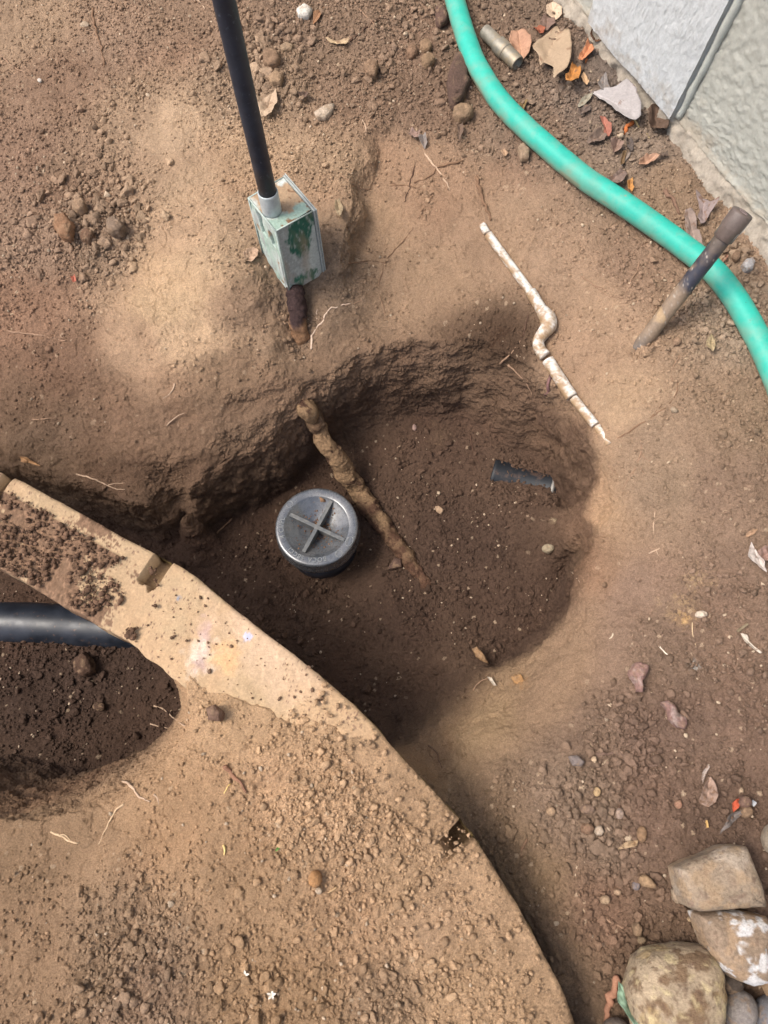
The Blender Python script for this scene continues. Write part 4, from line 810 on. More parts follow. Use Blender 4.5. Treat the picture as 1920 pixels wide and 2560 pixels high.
STR = [
('thin_root', 'pale thin root at the left edge near the top of the picture', 'c', [(0,240),(60,290),(130,330)], .0014, MID, []),
('thin_root', 'long brown root half buried on the upper left mound', 'c', [(400,40),(412,130),(440,210),(450,290)], .002, BRN, []),
('thin_root', 'short pale root stub at the top edge left of the conduit', 'c', [(820,-5),(868,12),(886,42)], .0018, PALE, []),
('thin_root', 'wiry root looping down from the top edge near the hose', 'c', [(1525,0),(1560,50),(1610,100),(1655,190)], .0011, MID, []),
('twig', 'dark bent twig beside the slim straw coloured leaf', 'c', [(1510,180),(1560,140),(1620,95),(1680,60)], .002, DRK, []),
('thin_root', 'long thin root curving across the right slope of the hole', 'f', [(1005,790),(1090,740),(1210,660),(1262,600),(1270,550)], .0012, BRN, [[(1110,728),(1160,690),(1200,640)]]),
('thin_root', 'forked pale root on the sandy slope right of the plastic pipe end', 'f', [(1108,800),(1112,850),(1080,925),(1040,985),(1035,1010)], .0011, MID, [[(1095,905),(1130,950),(1152,990)], [(1110,850),(1130,880),(1155,890)]]),
('thin_root', 'pale root dangling over the dark wall left of the plastic pipe', 'f', [(535,470),(590,520),(628,572),(638,602)], .0013, MID, []),
('thin_root', 'short pale root right of the dark damp patch', 'f', [(500,465),(540,430),(565,400),(588,368)], .0014, MID, []),
('thin_root', 'dark root running down the wall left of the pipe elbow', 'f', [(622,255),(606,330),(585,372)], .0014, DRK, []),
('thin_root', 'thin curly root below the tan diamond leaf', 'f', [(1278,430),(1240,500),(1250,545)], .001, MID, []),
('thin_root', 'fine root crossing the sandy rim below the plastic pipe end', 'f', [(905,850),(960,900),(1002,936)], .0009, MID, []),
('thin_root', 'fine root on the inner wall right of the buried coupling', 'f', [(795,955),(820,990),(850,1032)], .001, BRN, []),
('thin_root', 'dark root on the hole floor left of the buried coupling', 'f', [(370,770),(385,840),(414,905)], .0016, DRK, []),
('thin_root', 'tangled root in the crumbly ledge left of the riser pipe', 'f', [(850,88),(910,130),(975,157)], .0011, MID, [[(900,125),(960,170),(1030,185)]]),
('root_stub', 'thick purplish root stub poking out beneath the plastic pipe', 'o', [(735,1440),(712,1510),(690,1580),(680,1640)], .0042, (118,88,84), []),
('twig', 'thick brown twig just above the top of the plastic pipe', 'n', [(1270,490),(1305,600),(1345,730),(1395,830),(1395,885)], .0032, BRN, []),
('thin_root', 'pale root crossing over a darker one in the upper hole', 'n', [(835,290),(920,400),(980,480),(1050,612)], .0017, PALE, []),
('thin_root', 'brown root crossed by a pale one in the upper hole', 'n', [(1160,365),(965,412),(880,490),(740,548)], .0018, BRN, []),
('thin_root', 'short brown root ending left of the crossing roots', 'n', [(535,578),(610,568),(680,562),(755,588)], .0016, BRN, [[(600,570),(560,555),(530,548)]]),
('thin_root', 'dark upright root left of the crossing roots', 'n', [(745,400),(715,520),(700,600),(660,715)], .0014, DRK, []),
('thin_root', 'very long dark root trailing down the smooth upper wall', 'n', [(915,640),(820,780),(760,880),(690,1000),(590,1110),(500,1220),(460,1330),(440,1480),(480,1600),(500,1700)], .0012, BRN, []),
('thin_root', 'fine root reaching from the shelf edge into the upper wall', 'n', [(180,1240),(350,1220),(500,1235)], .0009, BRN, []),
('thin_root', 'fine tan root below the metal box pointing right', 'n', [(150,1610),(260,1575),(390,1525)], .001, MID, []),
('thin_root', 'thin root hanging off the crumbling edge above the box leaf', 'n', [(120,490),(200,530),(280,600),(370,597)], .001, MID, []),
('thin_root', 'whitish upright root at the top left corner of the upper hole', 'n', [(300,0),(322,70),(332,140)], .0012, PALE, [[(322,75),(345,62),(370,55)]]),
('thin_root', 'pale forked root standing beside the rusty lower conduit', 'k', [(970,2100),(985,1930),(1030,1850),(1090,1800),(1140,1680),(1250,1620),(1400,1590)], .0016, (188,165,145), [[(1020,1850),(1028,1740),(1035,1650)]]),
('thin_root', 'long pale root lying on the reddish left slope', 'e', [(30,325),(110,335),(200,350),(290,367)], .0015, MID, []),
('thin_root', 'pale root on the dark bank above the curb', 'e', [(330,940),(420,970),(495,1005),(540,1008)], .0012, PALE, [[(470,990),(500,985),(540,975)]]),
('thin_root', 'small curled root on the bank below the sandy shelf', 'e', [(755,550),(745,585),(705,617)], .0011, PALE, []),
('thin_root', 'small slanting root low on the bank below the sandy shelf', 'e', [(720,732),(750,705),(795,678)], .001, PALE, []),
('thin_root', 'short root at the far left of the bank', 'e', [(130,708),(180,708),(240,698)], .001, MID, []),
('thin_root', 'curved brown root on the hole floor behind the curb', 'g', [(1000,30),(930,100),(885,160),(870,240)], .0014, BRN, []),
('thin_root', 'upright brown root on the hole floor close to the curb', 'g', [(868,20),(846,80),(852,150),(840,195)], .0016, (112,86,72), []),
('thin_root', 'frizzy pale root at the right rim of the pit', 'g', [(668,838),(700,845),(740,880),(770,905),(800,925)], .0011, PALE, []),
('thin_root', 'short pale root sticking into the pit', 'g', [(650,915),(690,928),(730,936)], .001, PALE, []),
('thin_root', 'pale zigzag root on the lower rim of the pit', 'i', [(530,60),(568,75),(600,120),(650,147)], .0015, PALE, []),
('thin_root', 'cream coloured curly root below the pit rim at the left', 'i', [(215,278),(260,292),(300,320),(340,325)], .0014, (196,168,134), [[(262,292),(300,295),(305,325)]]),
('thin_root', 'slender root hanging down from the pit rim', 'i', [(535,155),(495,190),(470,240),(440,300),(428,332)], .0012, (186,158,126), []),
('thin_root', 'tiny pale root right of the zigzag root', 'i', [(668,112),(678,130),(685,157)], .001, PALE, []),
('twig', 'reddish brown twig on the lower left soil', 'i', [(975,0),(1020,48),(1040,75),(1058,107)], .0024, (130,96,76), []),
('straw', 'short upright piece of straw on the lower left soil', 'i', [(968,330),(970,355),(968,382)], .0013, (208,180,120), []),
('straw', 'tiny piece of straw beside the reddish brown twig', 'i', [(998,68),(984,88),(970,108)], .001, (208,180,120), []),
('thin_root', 'short tan root right of the oval brown pebble', 'i', [(1455,515),(1435,530),(1420,545)], .0013, (176,146,110), []),
('thin_root', 'thin brown root curling beside the curb at its middle', 'h', [(195,1010),(230,1045),(250,1106)], .0012, BRN, []),
('thin_root', 'fine root arcing over the lower lip of the hole', 'h', [(385,770),(410,735),(450,718)], .0008, MID, []),
('straw', 'short white splinter on the right hand soil', 'h', [(1193,583),(1208,600),(1226,622)], .0012, (206,194,176), []),
('thin_root', 'thin straw coloured root near the pale sandy patch', 'h', [(1332,478),(1336,530),(1348,585)], .0009, (186,162,130), []),
('twig', 'long dark twig in the crumbly soil at the lower right', 'h', [(915,1052),(1000,1040),(1110,1070),(1180,1102)], .0024, (104,84,72), []),
('thin_root', 'pale upright root on the right rim of the hole', 'h', [(1168,0),(1163,45),(1167,90)], .0011, PALE, []),
('thin_root', 'pale branching root on the right rim of the hole', 'h', [(1142,182),(1175,165),(1200,155)], .001, PALE, [[(1175,165),(1185,190)]]),
('thin_root', 'tiny white root beside the gap at the hole rim', 'h', [(810,258),(828,280),(846,305)], .0009, PALE, []),
('straw', 'small pale splinter on the right hand rim', 'h', [(990,525),(985,538),(972,548)], .001, (200,184,160), []),
('thin_root', 'thin root on the crumbly ground left of the quarried rocks', 'j', [(940,640),(985,668),(1035,690)], .0012, MID, []),
('twig', 'dark twig in the gravelly patch', 'j', [(1012,160),(1040,225),(1048,292)], .0016, DRK, []),
('twig', 'dark curved twig right of the curb notch', 'j', [(612,310),(598,345),(585,390)], .0018, BRN, []),
('thin_root', 'pale root strand on the soil left of the tan diamond leaf', 'b', [(245,860),(235,950),(170,1040),(135,1150),(70,1250)], .0009, MID, []),
('thin_root', 'fine white root right of the tan diamond leaf', 'b', [(1155,1590),(1220,1660),(1275,1750)], .0009, PALE, []),
('twig', 'brown stick on the soil between hose and stucco', 'b', [(530,80),(590,160),(650,250),(690,330)], .0032, (122,96,80), []),
('leaf_stalk', 'orange leaf stalk under the big pale grey leaf', 'a', [(1240,742),(1205,790),(1160,850)], .0034, (178,104,60), []),
('leaf_stalk', 'yellowish stalk of the big pale grey leaf', 'a', [(1250,700),(1300,775),(1370,848)], .0020, (186,164,118), []),
('twig', 'grey stick in the little leaf heap above the hose', 'a', [(1222,950),(1200,1010),(1165,1062)], .0022, (128,116,106), []),
('leaf_stalk', 'reddish brown stick leaning beside the green leaf', 'm', [(222,1465),(190,1590),(150,1720),(108,1890)], .0040, (150,110,88), []),
('thin_root', 'fine root hair lying across the yellow mottled boulder', 'm', [(400,1590),(480,1610),(580,1640)], .0008, BRN, []),
('twig', 'greyish twig in the dirt on top of the curb', 'g', [(842,322),(850,345),(853,378)], .0009, (170,140,108), []),
]

# ------------------------------------------------------------------ stones
def stone(name, label, cat, view, outline, rgb, hh, group=None, seed=0, flat=3.0, rough=.05, sink=.35, marks=None, sub=5, zoff=0, ground_z=None, pit=1.0):
    if len(outline) == 4 and not hasattr(outline[0], '__len__'):
        cx, cy, rx, ry = outline; outline = [(cx + rx * math.cos(a), cy + ry * math.sin(a)) for a in np.linspace(0, 2 * math.pi, 14, endpoint=False)]
    pts = zo(view, outline); cx, cy = np.mean(pts, 0)
    c0 = hitf(cx, cy) if ground_z is None else P(cx, cy, ground_z)
    zc = c0[2] + hh * (1 - sink) * .45 + zoff
    W = np.array([P(a, b, zc)[:2] for a, b in pts]); ctr = W.mean(0)
    q = W - ctr; an = np.arctan2(q[:, 1], q[:, 0]); rd = np.hypot(q[:, 0], q[:, 1]); k = np.argsort(an); an, rd = an[k], rd[k]
    # dense outline so that straight sides stay straight
    oc = np.vstack([q[k], q[k][:1]]); dn = np.vstack([oc[i] + (oc[i + 1] - oc[i]) * np.linspace(0, 1, 12, endpoint=False)[:, None] for i in range(len(oc) - 1)])
    da = np.arctan2(dn[:, 1], dn[:, 0]); dr = np.hypot(dn[:, 0], dn[:, 1]); k = np.argsort(da); da, dr = da[k], dr[k]
    V0, F0 = ico(sub); t = np.arctan2(V0[:, 1], V0[:, 0]); R = np.interp(t, np.r_[da[-1] - 2 * math.pi, da, da[0] + 2 * math.pi], np.r_[dr[-1], dr, dr[0]])
    ph = np.arcsin(np.clip(V0[:, 2], -1, 1)); cph = np.abs(np.cos(ph)) ** (2 / flat); sph = np.sign(ph) * np.abs(np.sin(ph)) ** (2 / flat)
    size = rd.mean(); V = np.stack([ctr[0] + R * cph * np.cos(t), ctr[1] + R * cph * np.sin(t), zc + hh * .5 * sph], -1)
    nn = V - np.array([ctr[0], ctr[1], zc]); nn /= np.linalg.norm(nn, axis=1)[:, None]
    x, y, z = V.T; n1 = fbm(x, y, z, size * .9, 5, seed, .5)
    V = V + nn * ((n1 * rough * 1.4 + fbm(x, y, z, size * .14, 4, seed + 2) * rough * .5 * pit) * size)[:, None]
    x, y, z = V.T
    c = np.ones((len(V), 3)) * (1.0 * np.array(s2l(rgb))) * (1 + .3 * fbm(x, y, z, size * .5, 4, seed + 3) + .12 * fbm(x, y, z, size * .08, 3, seed + 4))[:, None]
    for (rg2, sc_, thr, amt, ms) in (marks or []):
        m = np.clip((fbm(x, y, z, size * sc_, 5, ms, .55) - thr) * 8, 0, 1)[:, None] * amt; c = c * (1 - m) + m * np.array(s2l(rg2))
    ob = mesh(name, V, F0, M['stone'], col=np.clip(c, .01, .9)); tag(ob, label, cat, group); return ob, V
DST = (150, 124, 98)
RKG = 'rocks heaped at the lower right corner'
rk, _v = stone('quarried_rock', 'blocky brown rock with pale chipped edges, topmost of the corner heap', 'rock', 'm', [(762,410),(880,340),(1060,270),(1200,205),(1390,200),(1460,360),(1540,560),(1580,765),(1400,780),(1200,790),(970,805),(860,760),(800,600)], (150,132,112), .055, RKG, 11, 5.0, .045,
      marks=[((180,166,150), .6, .18, .5, 71), ((112,88,76), .12, .22, .55, 72), ((168,140,108), .35, .05, .45, 73)], sub=6, zoff=.006)
rk, _v = stone('quarried_rock', 'brown rock with bright white scars wedged under the blocky rock', 'rock', 'm', [(940,830),(1100,802),(1350,800),(1590,850),(1640,950),(1625,1200),(1615,1470),(1480,1510),(1330,1460),(1200,1360),(1070,1200),(1000,1030)], (146,126,106), .06, RKG, 12, 3.6, .06,
      marks=[((170,142,112), .4, .05, .6, 81), ((212,210,208), .38, .08, .85, 86), ((110,88,74), .1, .25, .5, 83)], sub=6, zoff=.004)
rk, _v = stone('mottled_boulder', 'large rounded yellow boulder mottled with brown at the bottom edge', 'rock', 'm', [(350,1400),(400,1260),(500,1180),(700,1150),(870,1135),(1050,1150),(1130,1250),(1210,1380),(1235,1600),(1205,1880),(1150,2080),(820,2220),(500,2150),(390,1900),(305,1560)], (166,147,122), .075, RKG, 13, 2.9, .05,
      marks=[((112,88,66), .35, .02, .85, 91), ((176,150,104), .5, .20, .5, 92), ((198,180,138), .22, .15, .6, 93), ((98,76,62), .10, .2, .6, 94)], sub=6, zoff=.004)
for lb, o4, rgb, hh, sd in [('smooth grey oval cobble at the bottom edge right of the boulder', (1390,1750,155,195), (132,124,118), .045, 14),
                            ('bluish grey cobble in the very corner of the heap', (1690,1790,150,180), (120,118,120), .045, 15),
                            ('brown grey cobble under the green leaf at the bottom edge', (225,1945,130,120), (122,110,100), .035, 16),
                            ('tan rock cut by the right edge below the white scarred rock', (1760,1450,145,250), (160,134,106), .05, 17),
                            ('pale tan rock cut by the right edge above the heap', (1745,140,120,170), (160,146,128), .05, 18),
                            ('dark cobble in shade under the white scarred rock', (1300,1500,120,120), (84,74,66), .03, 19)]:
    stone('cobble', lb, 'cobble', 'm', o4, rgb, hh, RKG, sd, 2.1, .03, marks=[(DST, .4, .15, .5, sd + 60)], sub=5, zoff=.0, pit=.4)
SG = 'small stones and clods on the soil'
STN = [
('stone', 'light chunky pebble in the gravelly patch', 'm', (65,62,42,48), (176,158,138), 3), ('cobble', 'smooth oval brown pebble above the blocky rock', 'm', (470,97,46,80), (138,110,84), 2.2),
('stone', 'rough tan pebble left of the blocky rock', 'm', [(445,490),(500,472),(560,520),(605,580),(590,605),(480,590),(440,550)], (158,130,100), 3), ('stone', 'small purplish grey pebble beside the rough tan pebble', 'm', (415,580,36,46), (122,112,110), 2.5),
('stone', 'small tan pebble lower left of the rough tan pebble', 'm', (240,642,36,30), (165,138,112), 3), ('stone', 'dusty round pebble left of the heap', 'm', (120,712,46,46), (160,136,110), 3),
('stone', 'dusty wedge of stone touching the left side of the blocky rock', 'm', [(745,620),(790,600),(840,690),(835,740),(800,755),(760,710)], (160,140,118), 3), ('cobble', 'little cream pebble touching the white scarred rock', 'm', (925,896,30,27), (176,150,118), 2.2),
('soil_clod', 'dusty clod above the yellow boulder', 'm', [(380,960),(430,915),(465,970),(455,1055),(400,1050)], (140,116,92), 3), ('soil_clod', 'greyish clod at the upper left of the yellow boulder', 'm', (465,1090,45,36), (122,104,82), 3),
('cobble', 'orange brown oval pebble on the lower left soil', 'i', (1362,480,31,40), (166,124,84), 2.3), ('stone', 'small pale pebble below the orange brown pebble', 'i', (1378,530,16,16), (180,160,138), 3),
('soil_clod', 'large brown clod at the left of the crumbly heap', 'c', [(245,940),(290,930),(318,975),(310,1035),(270,1035),(240,990)], (140,106,80), 3), ('soil_clod', 'large greyish clod at the lower right of the crumbly heap', 'c', [(465,955),(505,940),(542,985),(525,1020),(475,1015)], (132,112,94), 3),
('soil_clod', 'medium clod above the two large clods', 'c', (345,895,30,30), (148,122,98), 3), ('soil_clod', 'dark clod between the two large clods', 'c', (378,1020,30,28), (112,86,68), 3),
('soil_clod', 'tan clod right of the conduit', 'c', [(1155,345),(1190,318),(1225,330),(1215,365),(1170,368)], (152,126,100), 3), ('stone', 'pale pebble touching the right side of the conduit', 'c', (1101,298,24,22), (176,150,124), 3),
('soil_clod', 'brown clod above the tan clod right of the conduit', 'c', (1172,258,38,34), (136,110,88), 3), ('soil_clod', 'angular clod with a pale side right of the conduit', 'c', [(1210,205),(1240,185),(1268,200),(1260,222),(1222,222)], (150,128,104), 3),
('soil_clod', 'flattish clod left of the hose near the top', 'c', [(1570,290),(1600,262),(1636,285),(1620,335),(1580,325)], (138,112,90), 3), ('stone', 'white pebble near the top edge right of the conduit', 'c', [(1280,45),(1315,25),(1348,45),(1335,75),(1290,78)], (206,198,186), 3),
('stone', 'long pale stone on the shelf above the upper hole', 'c', [(1358,490),(1400,465),(1445,452),(1440,480),(1405,515),(1370,512)], (178,160,140), 2.8), ('stone', 'tiny white pebble at the upper left', 'c', (172,348,9,8), (214,204,190), 3),
('soil_clod', 'dark clod on the floor of the pit', 'g', [(330,640),(365,605),(400,640),(408,690),(370,712),(330,700)], (84,64,52), 3), ('soil_clod', 'dark purplish clod on the lower left soil by the curb', 'g', [(890,850),(930,832),(968,865),(955,905),(905,900)], (124,98,82), 3),
('soil_clod', 'small dark clod on the curb by its upper notch', 'g', (633,282,34,28), (100,78,64), 3), ('soil_clod', 'second dark clod at the right end of the pit floor', 'g', (430,842,26,20), (80,62,50), 3),
('stone', 'pale grey stone right of the riser pipe', 'b', [(1370,890),(1410,830),(1480,815),(1510,870),(1490,940),(1420,960)], (168,164,162), 2.8), ('stone', 'small white pebble below the pale grey stone', 'b', (1522,940,24,20), (190,188,184), 3),
('stone', 'brown nub of stone near the foot of the riser pipe', 'b', (668,1720,46,42), (146,120,98), 2.4), ('soil_clod', 'brown clod between the riser pipe and the grey stone', 'b', (1310,790,45,55), (128,104,84), 3),
('stone', 'small pinkish pebble at the upper part of the hole floor', 'q', (1213,445,25,30), (156,130,120), 2.4), ('stone', 'rough cream pebble on the hole floor', 'q', [(1420,1260),(1460,1250),(1512,1290),(1490,1340),(1440,1310)], (168,142,116), 3),
('stone', 'dark triangular stone beside the end of the thick root', 'q', [(935,1905),(1010,1780),(1075,1800),(1092,1880),(1010,1900)], (92,72,62), 4), ('stone', 'crumbly pale pebble on the hole floor at the right', 'h', (708,158,26,20), (152,138,114), 3),
('stone', 'flat cream pebble by the pale sandy patch', 'h', (1370,443,26,16), (204,186,166), 2.6), ('bark_chunk', 'long dark bark chunk left of the hose', 'd', [(285,300),(310,245),(345,238),(370,290),(375,360),(340,430),(310,462),(282,440),(280,360)], (96,76,66), 3.4),
('bark_chunk', 'narrow bark chunk touching the hose near the top', 'd', [(222,40),(250,15),(272,50),(275,95),(245,115),(225,90)], (100,78,68), 3.2), ('bark_chunk', 'reddish grey bark chunk on the lower right soil', 'h', [(1188,822),(1220,818),(1250,830),(1268,868),(1305,895),(1295,930),(1260,925),(1228,890),(1215,850)], (136,106,98), 3.4),
('stone', 'pinkish crooked stone above the reddish grey bark chunk', 'h', [(1052,690),(1080,660),(1105,650),(1136,672),(1128,708),(1108,735),(1112,768),(1092,776),(1080,735),(1060,715)], (150,118,108), 3.2), ('stone', 'dull lilac stone beside the long dark twig', 'h', [(795,1055),(830,1048),(868,1080),(855,1100),(815,1095)], (130,118,112), 3),
('stone', 'small cream stone left of the long dark twig', 'h', (907,1070,11,15), (192,166,136), 3), ('soil_clod', 'round dusty clod left of the hose bend', 'd', (342,490,42,34), (142,118,94), 3), ('soil_clod', 'clod left of the hose beside the long bark chunk', 'd', (190,262,32,28), (134,110,86), 3),
('soil_clod', 'clod above the long bark chunk', 'd', (180,202,28,26), (138,112,88), 3), ('soil_clod', 'darker clod left of the clod pair by the hose', 'd', (123,224,26,24), (126,100,80), 3), ('stone', 'rough grey stone half under the lower edge of the hose', 'd', [(575,640),(600,622),(628,655),(625,690),(590,695)], (150,128,106), 3),
('soil_clod', 'brown stone like clod beside the orange red chip', 'l', (640,1855,38,40), (112,88,76), 3), ('soil_clod', 'tan clod under the orange red chip', 'l', (650,1915,34,38), (130,106,84), 3),
('stone', 'pink pebble left of the tan blotched leaf', 'l', (235,1870,22,28), (158,120,98), 3), ('stone', 'pale angular pebble low in the gravelly patch', 'j', [(912,260),(935,247),(950,275),(935,293),(915,285)], (184,166,146), 3),
('stone', 'brown rounded pebble in the gravelly patch', 'j', (878,262,28,26), (132,104,84), 2.6), ('stone', 'tan pebble with dark base in the gravelly patch', 'j', (722,187,20,20), (158,132,106), 3), ('stone', 'yellowish pebble at the top of the gravelly patch', 'j', (920,102,16,22), (178,150,112), 3),
('stone', 'broad greyish pebble in the middle of the gravelly patch', 'j', (880,178,32,22), (128,106,90), 2.8), ('stone', 'pink grey pebble right of the gravelly patch', 'j', (1017,197,18,24), (154,134,120), 3),
('soil_clod', 'crust of clod where the thick root leaves the wall', 'q', [(110,250),(200,220),(250,280),(300,420),(240,500),(160,500),(110,400)], (100,78,60), 3.2),
('soil_clod', 'sandstone crumb stuck on the lower lip of the hole', 'h', [(380,590),(402,582),(430,620),(455,655),(445,662),(415,640),(395,625)], (150,118,86), 3),
('stone', 'small orange stone set in the lower lip of the hole', 'h', [(545,712),(590,702),(608,730),(590,752),(560,738)], (168,128,86), 4),
]
for i, (nm, lb, vw, ol, rgb, fl) in enumerate(STN):
    q = ol if hasattr(ol[0], '__len__') else None
    if q is None: wpx = min(ol[2], ol[3]) * 2 / ZO[vw][0]
    else:
        a_ = np.array(q); e_ = np.sqrt(np.linalg.eigvalsh(np.cov(a_.T))); wpx = 2.6 * e_[0] / ZO[vw][0]
    hh = wpx * .00055 * (1.0 if 'clod' in nm else .9)
    if 'orange stone set' in lb: hh *= .3
    stone(nm, lb, nm.replace('_', ' ') if nm != 'cobble' else 'pebble', vw, ol, rgb, hh, SG, 700 + i * 5, fl, .30 if ('reddish grey' in lb or 'pinkish crooked' in lb) else .20 if nm in ('soil_clod', 'bark_chunk') else .11,
          marks=[(DST, .4, .12, .5, 31 + i)] + ([((168, 150, 142), .5, .1, .6, 99)] if 'reddish grey' in lb or 'pinkish crooked' in lb else []), sub=4, sink=.3)
for i, (nm, lb, vw, pts, rr, rgb, br) in enumerate(STR):
    strand(nm, lb, {'thin_root': 'root', 'root_stub': 'root', 'twig': 'twig', 'straw': 'straw', 'leaf_stalk': 'stalk'}[nm], vw, pts, rr, rgb, .6, RG, .5, br, 1000 + i * 3)

# ------------------------------------------------------------------ fallen white flowers
def flower(label, px, py, n, r, seed):
    rs = np.random.RandomState(seed); c = hitf(px, py); c[2] += .004; ob = empty('fallen_flower', c); tag(ob, label, 'flower', 'fallen white flowers')
    for k in range(n):
        a = k * 2 * math.pi / 5 + rs.rand() * .5; d = np.array([math.cos(a), math.sin(a), .15]); s = np.array([-math.sin(a), math.cos(a), 0]); V = []
        for t in np.linspace(0, 1, 8):
            wd = r * .26 * math.sin(math.pi * (t * .85 + .1)) ; p = c + d * r * t + np.array([0, 0, r * .25 * math.sin(t * 2.5)])
            V += [p - s * wd, p + np.array([0, 0, -.0006]), p + s * wd]
        V = np.array(V); Fq = [list(f) for f in grid_faces(8, 3)]; N1 = len(V); V2 = V - np.array([0, 0, .0005])
        e = [[j * 3, j * 3 + N1, (j + 1) * 3 + N1, (j + 1) * 3] for j in range(7)] + [[j * 3 + 2, (j + 1) * 3 + 2, (j + 1) * 3 + 2 + N1, j * 3 + 2 + N1] for j in range(7)]
        Vv = np.vstack([V, V2]); mesh('petal', Vv, Fq + [[i + N1 for i in f[::-1]] for f in Fq] + e, M['leaf'], ob, col=np.ones((len(Vv), 3)) * np.array(s2l((205, 196, 180))))
flower('two loose white petals of a fallen flower near the bottom edge', 1062 / 1.728, 1920 + 890 / 1.728, 2, .0045, 1)
flower('fallen white flower with five open petals at the bottom edge', 1176 / 1.728, 1920 + 975 / 1.728, 5, .0048, 2)

# ------------------------------------------------------------------ garden hose
HP = [(1085, -420), (1092, -250), (1105, -120), (1120, -60), (1135, 0), (1157, 69), (1192, 162), (1244, 243), (1308, 312), (1377, 376), (1458, 442), (1539, 497), (1620, 554), (1701, 612), (1778, 672), (1836, 742), (1884, 824), (1922, 905), (1960, 1000), (1990, 1090), (2030, 1250), (2050, 1450), (2040, 1700)]
HR = .0158
hp = np.array([hit(a, b) for a, b in HP]); hz = np.array([float(samp(BASE, p[0], p[1])) for p in hp]) + HR * .9
hz = np.convolve(np.r_[hz[0], hz, hz[-1]], [.25, .5, .25], 'valid')
hp = np.array([P(a, b, z) for (a, b), z in zip(HP, hz)]); hp = catmull(hp, 420)
hp = hp + np.stack([fbm(hp[:, 0], hp[:, 1], hp[:, 2] + k, .12, 2, 60 + k) for k in range(3)], -1) * np.array([.0025, .0025, .0012])
v, f = tube(hp, HR, 36, .0005, .02, 3)
x, y, z = v.T; up_ = (z - np.repeat(hp[:, 2], 36)) / HR; nz_ = fbm(x, y, z, .03, 5, 12, .6)
hcol = np.ones((len(v), 3)) * np.array(s2l((38, 160, 142))) * (1 + .10 * fbm(x, y, z, .05, 3, 5))[:, None]
m = np.clip(.55 - up_ * .75 + nz_ * .9, 0, 1)[:, None] * .75; hcol = hcol * (1 - m) + m * np.array(s2l((124, 136, 116)))
m = np.clip((nz_ + .45 * (up_ < .1) - .52) * 5, 0, 1)[:, None] * .45; hcol = hcol * (1 - m) + m * np.array(s2l((134, 108, 84)))
tag(mesh('garden_hose', v, f, M['hose'], col=hcol), 'thick teal green garden hose curving between the hole and the wall', 'hose')

# ------------------------------------------------------------------ metal electrical box with black conduit
zt, zb_ = .092, -.034
A_, B_, C_, D_ = P(621, 495, zt), P(704, 440, zt), P(781, 528, zt), P(689, 578, zt)
B_ = A_ + (C_ - D_) * .5 + (B_ - A_) * .5; ctr = (A_ + B_ + C_ + D_) / 4
bx = empty('electrical_box', (ctr[0], ctr[1], 0)); tag(bx, 'peeling green and grey metal electrical box with a black conduit rising from its top', 'electrical box')
def face_grid(o_, u, v, n, m, dfun=None, cfun=None):
    a, b = np.linspace(0, 1, n), np.linspace(0, 1, m); Ag, Bg = np.meshgrid(a, b)
    nrm_ = np.cross(u, v); nrm_ /= np.linalg.norm(nrm_); Vq = o_ + u * Ag[..., None] + v * Bg[..., None]
    d = dfun(Ag, Bg) if dfun else 0 * Ag; Vq = Vq + nrm_ * d[..., None]; c = cfun(Ag, Bg, d)
    return Vq.reshape(-1, 3), grid_faces(m, n), c.reshape(-1, 3)
GRY, GRN, LGR, MINT, DIRT = [np.array(s2l(c)) for c in ((146, 150, 146), (46, 92, 76), (178, 184, 178), (150, 172, 158), (150, 126, 100))]
def nz(a, b, s, sd, o=4): return fbm(a / 1.0, b / 1.0, a * 0, s, o, sd)
def mixc(c, m, k): m = np.clip(m, 0, 1)[..., None]; return c * (1 - m) + k * m
down = np.array([0, 0, zb_ - zt])
def c_front(a, b, d):      # a from D to C, b downwards
    c = np.ones(a.shape + (3,)) * GRY; c = mixc(c, nz(a, b, .4, 5) * 1.5, LGR)
    m = 1.2 - np.hypot((a - .5 - .12 * (b < .2)) / .34, (b - .14) / .27) + nz(a, b, .25, 6, 6) * 1.1; c = mixc(c, m * 5, GRN)
    m = 1.0 - np.hypot((a - .55) / .30, (b - .38) / .05) + nz(a, b, .15, 7) * 1.2; c = mixc(c, m * 6, GRN)
    m = 1.0 - np.hypot((a - .55) / .45, (b - .90) / .08) + nz(a, b, .12, 8) * 1.8; c = mixc(c, m * 3, GRN * 1.3)
    c = mixc(c, (nz(a, b, .05, 51) - .1) * 1.6, LGR * .9); c = mixc(c, (nz(a, b, .3, 52) + .15 + (b - .6) * .5) * .9, DIRT)
    return mixc(c, (np.abs(a - .0) < .05) * .6, LGR)
def d_left(a, b):          # recessed openings of the side, a from A to D, b downwards
    def slot(a0, b0, a1, b1, w_, sk=0): return ((np.abs(a - (a0 + (a1 - a0) * (b - b0) / (b1 - b0))) < w_) & (b > b0) & (b < b1)).astype(float)
    m = slot(.28, .08, .42, .34, .10) + slot(.70, .16, .74, .36, .07) + slot(.93, .45, .93, .93, .05)
    return -.009 * np.clip(m, 0, 1) + nz(a, b, .25, 9) * .0025
def c_left(a, b, d):
    c = np.ones(a.shape + (3,)) * LGR; c = mixc(c, nz(a, b, .3, 15) * 1.6 + .25, MINT); c = mixc(c, (nz(a * 3, b, .25, 16) - .1) * 5, GRY * 1.15)
    c = mixc(c, (d < -.004) & (b < .5), GRN * .9); c = mixc(c, (d < -.004) & (b >= .5), np.array(s2l((96, 72, 52)))); return mixc(c, (nz(a, b, .12, 17) - .3) * 6, DIRT)
